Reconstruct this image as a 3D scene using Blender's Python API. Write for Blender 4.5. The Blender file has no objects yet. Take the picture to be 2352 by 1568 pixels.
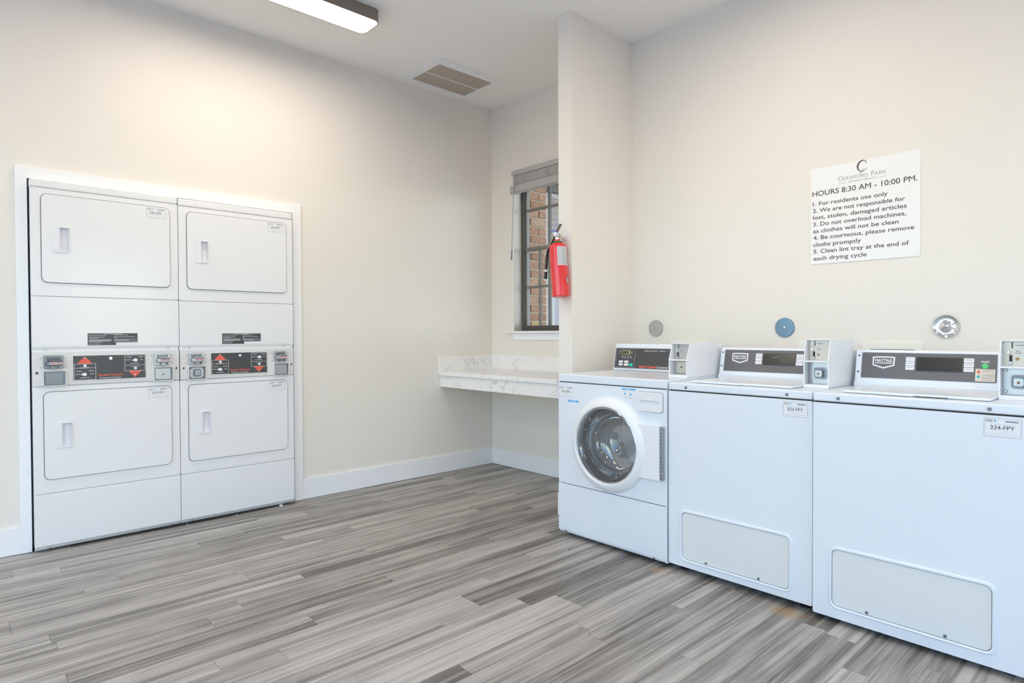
import bpy, bmesh, math, random
from mathutils import Vector, Matrix
S = bpy.context.scene
COL = S.collection
random.seed(7)
R = math.radians

# ------------------------------------------------------------------ camera
cam = bpy.data.objects.new('camera', bpy.data.cameras.new('camera')); COL.objects.link(cam)
cam.data.sensor_fit = 'HORIZONTAL'; cam.data.sensor_width = 36.0
cam.data.lens = 1418.67 / 2352 * 36.0
cam.data.shift_y = 1.31 / 2352
cam.data.clip_start = 0.02; cam.data.clip_end = 200
_r = Vector((0.6794688, 0.73369202, -0.00426231)); _u = Vector((-0.00750453, 0.01275867, 0.99989044)); _f = Vector((-0.73366602, 0.67936237, -0.01417513))
cam.matrix_world = Matrix(((_r.x, _u.x, -_f.x, 4.0464), (_r.y, _u.y, -_f.y, -3.5119), (_r.z, _u.z, -_f.z, 1.1245), (0, 0, 0, 1)))
S.camera = cam
# ------------------------------------------------------------------ world and exposure
SKY_STRENGTH = 0.66
LAMP_STRENGTH = 13.8
EXPOSURE = 0.56
w = bpy.data.worlds.new('sky'); S.world = w; w.use_nodes = True
wn = w.node_tree.nodes; wl = w.node_tree.links
sky = wn.new('ShaderNodeTexSky'); sky.sky_type = 'NISHITA'; sky.sun_disc = False
sky.sun_elevation = R(48); sky.sun_rotation = R(60); sky.air_density = 1.0; sky.dust_density = 0.5; sky.ozone_density = 2.5
wl.new(sky.outputs[0], wn['Background'].inputs[0]); wn['Background'].inputs[1].default_value = SKY_STRENGTH
S.view_settings.view_transform = 'Standard'; S.view_settings.look = 'None'
S.view_settings.exposure = EXPOSURE; S.view_settings.gamma = 1.0; S.view_settings.use_curve_mapping = False
S.cycles.use_denoising = True; S.cycles.use_adaptive_sampling = True; S.cycles.adaptive_threshold = 0.05
S.cycles.max_bounces = 12; S.cycles.diffuse_bounces = 6; S.cycles.glossy_bounces = 5; S.cycles.transparent_max_bounces = 12
S.cycles.sample_clamp_indirect = 6.0
S.cycles.caustics_reflective = False; S.cycles.caustics_refractive = False

# ------------------------------------------------------------------ dimensions (metres)
H = 3.047            # ceiling
YR = -0.110          # wall behind the washers
XP0, XP1, YP = 1.454, 1.563, -0.719   # partition stub
XD, YD0, DW = 0.066, -3.1698, 0.686   # dryers
XE, YF = 6.2, -6.0   # far ends of the room, behind the camera

# ------------------------------------------------------------------ materials
def M(name, col, rough=0.5, metal=0.0, spec=None, coat=0.0, emit=None, estr=0.0, bump=None, alpha=None):
    m = bpy.data.materials.new(name); m.use_nodes = True
    b = m.node_tree.nodes['Principled BSDF']
    b.inputs['Base Color'].default_value = (*col, 1); b.inputs['Roughness'].default_value = rough; b.inputs['Metallic'].default_value = metal
    if spec is not None: b.inputs['Specular IOR Level'].default_value = spec
    if coat: b.inputs['Coat Weight'].default_value = coat; b.inputs['Coat Roughness'].default_value = 0.12
    if emit: b.inputs['Emission Color'].default_value = (*emit, 1); b.inputs['Emission Strength'].default_value = estr
    if bump:
        n = m.node_tree.nodes; l = m.node_tree.links
        t = n.new('ShaderNodeTexCoord'); x = n.new('ShaderNodeTexNoise'); x.inputs['Scale'].default_value = bump[0]; x.inputs['Detail'].default_value = 3
        l.new(t.outputs['Object'], x.inputs['Vector'])
        bp = n.new('ShaderNodeBump'); bp.inputs['Strength'].default_value = bump[1]; bp.inputs['Distance'].default_value = 0.002
        l.new(x.outputs['Fac'], bp.inputs['Height']); l.new(bp.outputs[0], b.inputs['Normal'])
    return m
wall_m = M('wall_paint', (0.835, 0.79, 0.725), 0.75, bump=(160, 0.25))
ceil_m = M('ceiling_paint', (0.94, 0.92, 0.89), 0.8, bump=(120, 0.2))
trim_m = M('trim_paint', (0.90, 0.90, 0.905), 0.4)
enamel = M('white_enamel', (0.77, 0.815, 0.875), 0.32, coat=0.35)
enamel2 = M('dryer_enamel', (0.83, 0.83, 0.84), 0.33, coat=0.3)
panel_m = M('pale_grey_panel', (0.74, 0.76, 0.76), 0.4)
plastic = M('white_plastic', (0.81, 0.82, 0.84), 0.35)
lid_plas = M('handle_plastic', (0.80, 0.80, 0.86), 0.4)
console_m = M('console_white', (0.75, 0.74, 0.725), 0.4)
dark_m = M('dark_grey_panel', (0.062, 0.062, 0.066), 0.35)
maytag_m = M('slate_panel', (0.135, 0.128, 0.13), 0.33)
black_m = M('black', (0.012, 0.012, 0.013), 0.45)
gap_m = M('dark_gap', (0.03, 0.028, 0.026), 0.9)
seal_m = M('grey_door_seal', (0.22, 0.21, 0.21), 0.6)
steel_m = M('zinc_steel', (0.46, 0.48, 0.50), 0.33, 0.9)
dsteel_m = M('dark_zinc_steel', (0.20, 0.215, 0.24), 0.36, 0.9)
beige_steel = M('brushed_nickel', (0.60, 0.55, 0.48), 0.42, 0.6)
coin_grey = M('grey_coin_plate', (0.50, 0.49, 0.47), 0.45, 0.3)
chrome_m = M('chrome', (0.82, 0.83, 0.85), 0.07, 1.0)
brushed_m = M('brushed_disc', (0.50, 0.49, 0.475), 0.4, 0.85)
bluerefl_m = M('blue_grey_disc', (0.16, 0.26, 0.36), 0.25, 0.55)  # chrome cover; the blue room it reflects is put into the base colour
redprint = M('red_print', (0.83, 0.13, 0.075), 0.5)
whiteprint = M('white_print', (0.78, 0.78, 0.78), 0.5)
greyprint = M('grey_print', (0.30, 0.30, 0.33), 0.6)
paleprint = M('pale_grey_print', (0.60, 0.60, 0.62), 0.6)
inkprint = M('dark_ink', (0.085, 0.072, 0.075), 0.6)
taupeink = M('taupe_ink', (0.10, 0.075, 0.068), 0.6)
lightink = M('light_taupe_ink', (0.38, 0.33, 0.32), 0.6)
blueprint = M('blue_print', (0.06, 0.42, 0.82), 0.5)
tealprint = M('teal_print', (0.02, 0.50, 0.52), 0.5)
pinkprint = M('pink_price_tag', (0.78, 0.58, 0.60), 0.5)
paper_m = M('sticker_paper', (0.83, 0.83, 0.85), 0.45)
cream_m = M('cream_sticker', (0.74, 0.66, 0.58), 0.6)
sign_m = M('sign_board', (0.88, 0.87, 0.86), 0.4)
green_m = M('green_button', (0.10, 0.62, 0.18), 0.4)
aqua_m = M('aqua_button', (0.02, 0.55, 0.42), 0.4)
lcd_m = M('lcd_glass', (0.035, 0.035, 0.030), 0.15)
lcdgreen = M('lcd_window', (0.36, 0.35, 0.16), 0.3)
lcdglow = M('lcd_digit', (0.06, 0.10, 0.07), 0.4, emit=(0.25, 0.6, 0.3), estr=0.06)
bronze_m = M('bronze_window_frame', (0.095, 0.088, 0.078), 0.5)
bronze2_m = M('weathered_muntin', (0.21, 0.195, 0.175), 0.6)
blind_m = M('grey_blind', (0.47, 0.445, 0.435), 0.55)
mortar_m = M('mortar', (0.52, 0.46, 0.35), 0.95)
siding_m = M('siding', (0.46, 0.40, 0.375), 0.7)
white_ext = M('exterior_white', (0.58, 0.53, 0.49), 0.7)
gutter_m = M('gutter_grey', (0.15, 0.145, 0.13), 0.6)
roof_m = M('roof_shingle', (0.30, 0.16, 0.07), 0.9)
extdoor_m = M('exterior_grey_door', (0.40, 0.37, 0.38), 0.6)
ground_m = M('concrete_ground', (0.60, 0.59, 0.57), 0.9, bump=(8, 0.3))
red_m = M('extinguisher_red', (0.78, 0.022, 0.028), 0.22, coat=0.5)
rubber_m = M('black_rubber', (0.02, 0.02, 0.02), 0.5)
lever_m = M('lever_steel', (0.22, 0.20, 0.18), 0.45, 0.7)
greenring = M('green_ring', (0.01, 0.26, 0.10), 0.45)
bluepl = M('blue_plastic', (0.02, 0.13, 0.75), 0.4)
fadeblue = M('pale_blue_plastic', (0.30, 0.32, 0.75), 0.5)
string_m = M('pale_orange_string', (0.80, 0.55, 0.38), 0.7)
outlet_m = M('cream_outlet_plastic', (0.88, 0.86, 0.78), 0.5)
yellow_st = M('yellow_sticker', (0.80, 0.66, 0.34), 0.6)
lampframe = M('lamp_housing', (0.24, 0.205, 0.175), 0.45, 0.3)
diffuser_m = M('lamp_diffuser', (0.9, 0.9, 0.88), 0.5, emit=(1.0, 0.87, 0.725), estr=LAMP_STRENGTH)
ventslat = M('dusty_vent_slat', (0.60, 0.52, 0.43), 0.8)
ventdark = M('vent_filter', (0.30, 0.27, 0.23), 0.95)
purple_m = M('purple_bit', (0.18, 0.02, 0.65), 0.4)
drum_m = M('drum_steel', (0.80, 0.80, 0.80), 0.45, 0.15, bump=(300, 0.5))
gasket_m = M('grey_gasket', (0.30, 0.30, 0.31), 0.5)

def glass_mat(name, tint, refl):
    m = bpy.data.materials.new(name); m.use_nodes = True; n = m.node_tree.nodes; l = m.node_tree.links
    n.remove(n['Principled BSDF'])
    t = n.new('ShaderNodeBsdfTransparent'); t.inputs[0].default_value = (*tint, 1)
    g = n.new('ShaderNodeBsdfGlossy'); g.inputs['Roughness'].default_value = 0.03
    f = n.new('ShaderNodeFresnel'); f.inputs[0].default_value = refl
    ge = n.new('ShaderNodeNewGeometry'); sb = n.new('ShaderNodeMath'); sb.operation = 'SUBTRACT'; sb.inputs[0].default_value = 1.0; l.new(ge.outputs['Backfacing'], sb.inputs[1])
    mu = n.new('ShaderNodeMath'); mu.operation = 'MULTIPLY'; l.new(f.outputs[0], mu.inputs[0]); l.new(sb.outputs[0], mu.inputs[1])
    x = n.new('ShaderNodeMixShader'); l.new(mu.outputs[0], x.inputs[0]); l.new(t.outputs[0], x.inputs[1]); l.new(g.outputs[0], x.inputs[2])
    l.new(x.outputs[0], n['Material Output'].inputs[0]); return m
pane_m = glass_mat('window_glass', (0.93, 0.94, 0.93), 1.45)
def bowl_mat():
    m = bpy.data.materials.new('door_bowl_glass'); m.use_nodes = True; n = m.node_tree.nodes; l = m.node_tree.links
    n.remove(n['Principled BSDF'])
    t = n.new('ShaderNodeBsdfTransparent'); t.inputs[0].default_value = (0.96, 0.965, 0.965, 1)
    g = n.new('ShaderNodeBsdfGlossy'); g.inputs['Roughness'].default_value = 0.04
    f = n.new('ShaderNodeLayerWeight'); f.inputs[0].default_value = 0.45
    k = n.new('ShaderNodeMath'); k.operation = 'MULTIPLY_ADD'; k.inputs[1].default_value = 0.75; k.inputs[2].default_value = 0.10; k.use_clamp = True
    l.new(f.outputs['Facing'], k.inputs[0])
    x = n.new('ShaderNodeMixShader'); l.new(k.outputs[0], x.inputs[0]); l.new(t.outputs[0], x.inputs[1]); l.new(g.outputs[0], x.inputs[2])
    l.new(x.outputs[0], n['Material Output'].inputs[0]); return m
bowl_m = bowl_mat()

def plank_mat():
    m = bpy.data.materials.new('grey_wood_plank'); m.use_nodes = True; n = m.node_tree.nodes; l = m.node_tree.links
    b = n['Principled BSDF']; b.inputs['Roughness'].default_value = 0.42
    tc = n.new('ShaderNodeTexCoord'); oi = n.new('ShaderNodeObjectInfo'); geo = n.new('ShaderNodeNewGeometry')
    def math_(op, a, c, clamp=False):
        q = n.new('ShaderNodeMath'); q.operation = op; q.use_clamp = clamp
        for i, v in enumerate((a, c)):
            if isinstance(v, (int, float)): q.inputs[i].default_value = v
            else: l.new(v, q.inputs[i])
        return q.outputs[0]
    off = n.new('ShaderNodeCombineXYZ'); r37 = math_('MULTIPLY', oi.outputs['Random'], 37.0)
    for i in range(3): l.new(r37, off.inputs[i])
    def noise(sc, scale, detail, dist=0.0):
        v = n.new('ShaderNodeVectorMath'); v.operation = 'MULTIPLY'; l.new(tc.outputs['Object'], v.inputs[0]); v.inputs[1].default_value = sc
        a = n.new('ShaderNodeVectorMath'); a.operation = 'ADD'; l.new(v.outputs[0], a.inputs[0]); l.new(off.outputs[0], a.inputs[1])
        t = n.new('ShaderNodeTexNoise'); t.inputs['Scale'].default_value = scale; t.inputs['Detail'].default_value = detail; t.inputs['Roughness'].default_value = 0.6
        t.inputs['Distortion'].default_value = dist
        l.new(a.outputs[0], t.inputs['Vector']); return t.outputs['Fac']
    broad = noise((34, 0.9, 1), 1.0, 3, 0.5)
    fine = noise((130, 3.0, 1), 1.0, 4)
    blot = noise((6, 5, 1), 1.0, 2)
    sep = n.new('ShaderNodeSeparateColor'); l.new(oi.outputs['Color'], sep.inputs[0])
    f = math_('ADD', math_('MULTIPLY', math_('SUBTRACT', broad, 0.5), 1.9), math_('MULTIPLY', math_('SUBTRACT', fine, 0.5), 0.8))
    f = math_('ADD', f, math_('MULTIPLY', math_('SUBTRACT', blot, 0.5), 0.35))
    f = math_('ADD', f, sep.outputs[0], True)
    ramp = n.new('ShaderNodeValToRGB'); e = ramp.color_ramp.elements
    e[0].position = 0.0; e[0].color = (0.115, 0.104, 0.092, 1); e[1].position = 1.0; e[1].color = (0.52, 0.492, 0.452, 1)
    k = ramp.color_ramp.elements.new(0.32); k.color = (0.24, 0.221, 0.199, 1); k = ramp.color_ramp.elements.new(0.6); k.color = (0.375, 0.351, 0.32, 1)
    l.new(f, ramp.inputs[0])
    # saw marks across the grain
    wv = n.new('ShaderNodeTexWave'); wv.bands_direction = 'Y'; wv.inputs['Scale'].default_value = 22; wv.inputs['Distortion'].default_value = 5.0; wv.inputs['Detail'].default_value = 2
    l.new(tc.outputs['Object'], wv.inputs['Vector'])
    mask = math_('MULTIPLY', math_('SUBTRACT', noise((9, 2.2, 1), 1.0, 1), 0.60), 6.0, True)
    saw = math_('MULTIPLY', math_('MULTIPLY', wv.outputs['Fac'], mask), 0.22)
    mx = n.new('ShaderNodeMixRGB'); mx.blend_type = 'MULTIPLY'; l.new(saw, mx.inputs[0]); l.new(ramp.outputs[0], mx.inputs[1]); mx.inputs[2].default_value = (0.45, 0.43, 0.41, 1)
    # two rust stains by the washer corners
    out = mx.outputs[0]
    for (px, py, rr) in ((2.385, -1.035, 0.055), (2.985, -1.035, 0.07), (3.11, -1.035, 0.03)):
        v = n.new('ShaderNodeVectorMath'); v.operation = 'DISTANCE'; l.new(geo.outputs['Position'], v.inputs[0]); v.inputs[1].default_value = (px, py, 0)
        nz = n.new('ShaderNodeTexNoise'); nz.inputs['Scale'].default_value = 22; nz.inputs['Detail'].default_value = 4; l.new(geo.outputs['Position'], nz.inputs['Vector'])
        d = math_('ADD', v.outputs['Value'], math_('MULTIPLY', math_('SUBTRACT', nz.outputs['Fac'], 0.5), 0.11))
        s = math_('MULTIPLY', math_('SUBTRACT', rr, d), 22.0, True)
        s = math_('MULTIPLY', s, 0.55)
        q = n.new('ShaderNodeMixRGB'); l.new(s, q.inputs[0]); l.new(out, q.inputs[1]); q.inputs[2].default_value = (0.42, 0.26, 0.09, 1); out = q.outputs[0]
    l.new(out, b.inputs['Base Color'])
    bp = n.new('ShaderNodeBump'); bp.inputs['Strength'].default_value = 0.15; bp.inputs['Distance'].default_value = 0.001
    l.new(fine, bp.inputs['Height']); l.new(bp.outputs[0], b.inputs['Normal'])
    return m
plank_m = plank_mat()

def marble_mat():
    m = bpy.data.materials.new('marble_laminate'); m.use_nodes = True; n = m.node_tree.nodes; l = m.node_tree.links
    b = n['Principled BSDF']; b.inputs['Roughness'].default_value = 0.3
    g = n.new('ShaderNodeNewGeometry')
    a = n.new('ShaderNodeTexNoise'); a.inputs['Scale'].default_value = 10.0; a.inputs['Detail'].default_value = 5; a.inputs['Distortion'].default_value = 0.8
    l.new(g.outputs['Position'], a.inputs['Vector'])
    s = n.new('ShaderNodeMath'); s.operation = 'SUBTRACT'; l.new(a.outputs['Fac'], s.inputs[0]); s.inputs[1].default_value = 0.5
    ab = n.new('ShaderNodeMath'); ab.operation = 'ABSOLUTE'; l.new(s.outputs[0], ab.inputs[0])
    r = n.new('ShaderNodeValToRGB'); r.color_ramp.elements[0].position = 0.0; r.color_ramp.elements[0].color = (1, 1, 1, 1)
    r.color_ramp.elements[1].position = 0.022; r.color_ramp.elements[1].color = (0, 0, 0, 1); l.new(ab.outputs[0], r.inputs[0])
    c = n.new('ShaderNodeTexNoise'); c.inputs['Scale'].default_value = 4.0; c.inputs['Detail'].default_value = 2; l.new(g.outputs['Position'], c.inputs['Vector'])
    r2 = n.new('ShaderNodeValToRGB'); r2.color_ramp.elements[0].position = 0.46; r2.color_ramp.elements[0].color = (0.03, 0.03, 0.03, 1); r2.color_ramp.elements[1].position = 0.72; l.new(c.outputs['Fac'], r2.inputs[0])
    mu = n.new('ShaderNodeMath'); mu.operation = 'MULTIPLY'; l.new(r.outputs[0], mu.inputs[0]); l.new(r2.outputs[0], mu.inputs[1])
    mx = n.new('ShaderNodeMixRGB'); l.new(mu.outputs[0], mx.inputs[0]); mx.inputs[1].default_value = (0.89, 0.875, 0.855, 1); mx.inputs[2].default_value = (0.34, 0.35, 0.37, 1)
    l.new(mx.outputs[0], b.inputs['Base Color']); return m
marble_m = marble_mat()

def brick_mat():
    m = bpy.data.materials.new('red_brick'); m.use_nodes = True; n = m.node_tree.nodes; l = m.node_tree.links
    b = n['Principled BSDF']; b.inputs['Roughness'].default_value = 0.9
    oi = n.new('ShaderNodeObjectInfo'); r = n.new('ShaderNodeValToRGB'); e = r.color_ramp.elements
    e[0].color = (0.34, 0.175, 0.105, 1); e[1].color = (0.50, 0.31, 0.21, 1); k = e.new(0.5); k.color = (0.44, 0.24, 0.145, 1)
    l.new(oi.outputs['Random'], r.inputs[0])
    g = n.new('ShaderNodeNewGeometry'); t = n.new('ShaderNodeTexNoise'); t.inputs['Scale'].default_value = 30; t.inputs['Detail'].default_value = 4; l.new(g.outputs['Position'], t.inputs['Vector'])
    mx = n.new('ShaderNodeMixRGB'); mx.blend_type = 'OVERLAY'; mx.inputs[0].default_value = 0.5; l.new(r.outputs[0], mx.inputs[1]); l.new(t.outputs['Fac'], mx.inputs[2])
    l.new(mx.outputs[0], b.inputs['Base Color']); return m
brick_m = brick_mat()

# ------------------------------------------------------------------ mesh helpers
def nb(): return bmesh.new()
def box(bm, x0, x1, y0, y1, z0, z1, bev=0.0, seg=2):
    t = bm if not bev else nb()
    v = [t.verts.new(p) for p in ((x0, y0, z0), (x1, y0, z0), (x1, y1, z0), (x0, y1, z0), (x0, y0, z1), (x1, y0, z1), (x1, y1, z1), (x0, y1, z1))]
    for f in ((3, 2, 1, 0), (4, 5, 6, 7), (0, 1, 5, 4), (1, 2, 6, 5), (2, 3, 7, 6), (3, 0, 4, 7)): t.faces.new([v[i] for i in f])
    if bev:
        bmesh.ops.bevel(t, geom=list(t.edges), offset=bev, segments=seg, profile=0.5, affect='EDGES', clamp_overlap=True)
        merge(bm, t)
    return bm
def merge(bm, t, mat=None):
    mp = {}
    for v in t.verts: mp[v] = bm.verts.new(mat @ v.co if mat else v.co)
    for f in t.faces:
        try: bm.faces.new([mp[v] for v in f.verts])
        except ValueError: pass
    t.free()
def rrect(x0, x1, z0, z1, r=0.0, n=5):
    if r <= 0: return [(x0, z0), (x1, z0), (x1, z1), (x0, z1)]
    o = []
    for cx, cz, a0 in ((x1 - r, z0 + r, -90), (x1 - r, z1 - r, 0), (x0 + r, z1 - r, 90), (x0 + r, z0 + r, 180)):
        for i in range(n + 1):
            a = R(a0 + 90 * i / n); o.append((cx + r * math.cos(a), cz + r * math.sin(a)))
    return o
def circ(cx, cz, r, n=32): return [(cx + r * math.cos(2 * math.pi * i / n), cz + r * math.sin(2 * math.pi * i / n)) for i in range(n)]
def plate(bm, outline, y0, y1, holes=(), bev=0.0, seg=2):
    """solid plate in the local XZ plane, front at y0 (towards -y), back at y1"""
    t = nb(); loops = []
    for lp in [outline] + list(holes):
        vs = [t.verts.new((a, y0, c)) for a, c in lp]; es = [t.edges.new((vs[i], vs[(i + 1) % len(vs)])) for i in range(len(vs))]; loops.append(es)
    if holes: bmesh.ops.triangle_fill(t, use_beauty=True, use_dissolve=False, edges=list(t.edges))
    else: t.faces.new([v for v in t.verts])
    ext = bmesh.ops.extrude_face_region(t, geom=list(t.faces), use_keep_orig=True)
    for v in [g for g in ext['geom'] if isinstance(g, bmesh.types.BMVert)]: v.co.y = y1
    bmesh.ops.recalc_face_normals(t, faces=list(t.faces))
    if bev:
        es = [e for e in t.edges if len(e.link_faces) == 2 and e.calc_face_angle(0) > 0.9 and all(abs(v.co.y - y0) < 1e-6 for v in e.verts)]
        bmesh.ops.bevel(t, geom=es, offset=bev, segments=seg, profile=0.5, affect='EDGES', clamp_overlap=True)
    merge(bm, t); return bm
def ring_basis(d):
    d = d.normalized(); a = Vector((0, 0, 1)) if abs(d.z) < 0.9 else Vector((1, 0, 0)); u = d.cross(a).normalized(); return u, d.cross(u)
def tube(bm, pts, r, n=10, cap=True):
    pts = [Vector(p) for p in pts]; rr = r if isinstance(r, (list, tuple)) else [r] * len(pts); rings = []; u = None
    for i, p in enumerate(pts):
        d = (pts[min(i + 1, len(pts) - 1)] - pts[max(i - 1, 0)])
        if u is None: u, v = ring_basis(d)
        else:
            d.normalize(); u = (u - d * u.dot(d)).normalized(); v = d.cross(u)
        rings.append([bm.verts.new(p + (u * math.cos(2 * math.pi * k / n) + v * math.sin(2 * math.pi * k / n)) * rr[i]) for k in range(n)])
    for a, b in zip(rings, rings[1:]):
        for k in range(n): bm.faces.new((a[k], a[(k + 1) % n], b[(k + 1) % n], b[k]))
    if cap: bm.faces.new(rings[0][::-1]); bm.faces.new(rings[-1])
    return bm
def lathe(bm, prof, c=(0, 0, 0), axis='y', n=48, close=False):
    """prof: (radius, height); axis 'y' means height runs towards -y (out of the front); 'z' upwards"""
    rings = []
    for r, h in prof:
        ring = []
        for k in range(n if r > 1e-6 else 1):
            a = 2 * math.pi * k / n
            p = (c[0] + r * math.cos(a), c[1] - h, c[2] + r * math.sin(a)) if axis == 'y' else (c[0] + r * math.cos(a), c[1] + r * math.sin(a), c[2] + h)
            ring.append(bm.verts.new(p))
        rings.append(ring)
    prs = list(zip(rings, rings[1:])) + ([(rings[-1], rings[0])] if close else [])
    for a, b in prs:
        for k in range(n):
            k2 = (k + 1) % n
            f = [a[k % len(a)], a[k2 % len(a)], b[k2 % len(b)], b[k % len(b)]]; f = list(dict.fromkeys(f))
            if len(f) > 2:
                try: bm.faces.new(f)
                except ValueError: pass
    return bm
def bolt(bm, x, z, y=0.0, r=0.004, h=0.003, n=12):
    return lathe(bm, [(r, 0), (r, h * 0.6), (r * 0.7, h), (r * 0.3, h), (r * 0.25, h * 0.5), (0, h * 0.5)], (x, y, z), n=n)
_tc = {}
def text_geo(body, bold):
    k = (body, bold)
    if k not in _tc:
        cu = bpy.data.curves.new('t', 'FONT'); cu.body = body; cu.resolution_u = 3; cu.offset = bold; cu.fill_mode = 'FRONT'
        o = bpy.data.objects.new('t', cu); COL.objects.link(o); bpy.context.view_layer.update()
        me = bpy.data.meshes.new_from_object(o.evaluated_get(bpy.context.evaluated_depsgraph_get()))
        vs = [tuple(v.co)[:2] for v in me.vertices]; fs = [tuple(p.vertices) for p in me.polygons]
        bpy.data.objects.remove(o); bpy.data.curves.remove(cu); bpy.data.meshes.remove(me)
        xs = [v[0] for v in vs]; _tc[k] = (vs, fs, min(xs), max(xs))
    return _tc[k]
CAP = 0.729 * 0.95
def text(bm, body, x, z, y, width=None, cap=None, bold=0.0, shear=0.0):
    """text in the XZ plane facing -y; x,z = left end of baseline; cap = capital height"""
    vs, fs, a, b = text_geo(body, 0.0)
    sx = width / (b - a) if width else cap / CAP
    sz = cap / CAP if cap else sx
    e = max(0.0, bold) * min(sx, sz)
    for k, (ox, oz) in enumerate(((0, 0),) if e == 0 else ((-e, 0), (e, 0), (0, e), (0, -e))):
        nv = [bm.verts.new((x + (p[0] - a) * sx + p[1] * sz * shear + ox, y - k * 0.00002, z + p[1] * sz + oz)) for p in vs]
        for f in fs:
            try: bm.faces.new([nv[i] for i in f])
            except ValueError: pass
    return bm
def bars(bm, rows, y, h):
    for x0, x1, z in rows: plate(bm, rrect(x0, x1, z, z + h), y, y + 0.0002)
    return bm
def mesh(name, bm, mat, smooth=True):
    bmesh.ops.recalc_face_normals(bm, faces=[f for f in bm.faces])
    me = bpy.data.meshes.new(name); bm.to_mesh(me); bm.free()
    me.materials.append(mat)
    if smooth:
        me.shade_smooth(); me.set_sharp_from_angle(angle=R(38))
    return me
def part(name, bm, mat, parent, label=None, smooth=True, kind=None):
    o = bpy.data.objects.new(name, mesh(name, bm, mat, smooth) if not isinstance(bm, bpy.types.Mesh) else bm); COL.objects.link(o); o.parent = parent
    if smooth:
        md = o.modifiers.new('weighted', 'WEIGHTED_NORMAL'); md.keep_sharp = True; md.weight = 80
    if label: o['label'] = label
    if kind: o['kind'] = kind
    return o
def tprint(name, bm, mat, parent):   # flat print: orient towards the front, no smoothing
    for f in bm.faces:
        f.normal_update()
        if f.normal.y > 0: f.normal_flip()
    me = bpy.data.meshes.new(name); bm.to_mesh(me); bm.free(); me.materials.append(mat)
    o = bpy.data.objects.new(name, me); COL.objects.link(o); o.parent = parent; return o
def tag(o, label, cat, group=None, kind=None):
    o['label'] = label; o['category'] = cat
    if group: o['group'] = group
    if kind: o['kind'] = kind
    return o
def thing(name, label, cat, loc=(0, 0, 0), rz=0.0, group=None, kind=None):
    o = bpy.data.objects.new(name, None); COL.objects.link(o); o.empty_display_size = 0.05
    o.location = loc; o.rotation_euler = (0, 0, rz); return tag(o, label, cat, group, kind)
def struct(name, bm, mat, label, cat, smooth=False):
    o = part(name, bm, mat, None, smooth=smooth); return tag(o, label, cat, kind='structure')

# ------------------------------------------------------------------ the room
fl = struct('floor', box(nb(), -0.8, XE + 0.15, YF - 0.15, 0.15, -0.12, -0.006), gap_m, 'grey wood plank floor of the laundry room', 'floor')
struct('ceiling', box(nb(), -0.8, XE + 0.15, YF - 0.15, 0.15, H, H + 0.12), ceil_m, 'smooth off white ceiling over the laundry room', 'ceiling')
AY0, AY1, AZ = -3.1745, -1.7775, 1.934     # dryer niche opening
bm = nb(); box(bm, -0.12, 0, YF, AY0, -0.006, H); box(bm, -0.12, 0, AY0, AY1, AZ, H); box(bm, -0.12, 0, AY1, 0.15, -0.006, H)
struct('wall_left', bm, wall_m, 'cream painted wall with the niche for the stacked dryers', 'wall')
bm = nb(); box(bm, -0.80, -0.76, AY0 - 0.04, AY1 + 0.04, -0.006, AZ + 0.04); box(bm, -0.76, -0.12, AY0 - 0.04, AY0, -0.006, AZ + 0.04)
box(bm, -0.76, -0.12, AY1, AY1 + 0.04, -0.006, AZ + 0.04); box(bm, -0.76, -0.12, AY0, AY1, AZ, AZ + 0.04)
struct('wall_niche', bm, M('niche_lining', (0.14, 0.13, 0.12), 0.9), 'unlit lining of the niche behind the stacked dryers', 'wall')  # dark colour stands in for the shade inside the niche
WX0, WX1, WZ0, WZ1 = 0.280, 1.150, 1.143, 2.40
bm = nb(); box(bm, 0, WX0, 0, 0.15, -0.006, H); box(bm, WX1, XP1, 0, 0.15, -0.006, H); box(bm, WX0, WX1, 0, 0.15, -0.006, WZ0); box(bm, WX0, WX1, 0, 0.15, WZ1, H)
struct('wall_back', bm, wall_m, 'cream painted alcove wall with the window above the marble shelf', 'wall')
struct('wall_right', box(nb(), XP1, XE, YR, 0.15, -0.006, H), wall_m, 'cream painted wall behind the washing machines', 'wall')
struct('wall_partition', box(nb(), XP0, XP1, YP, 0.0, -0.006, H, 0.003, 2), wall_m, 'narrow cream stub wall between alcove and washing machines', 'wall', True)
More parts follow.
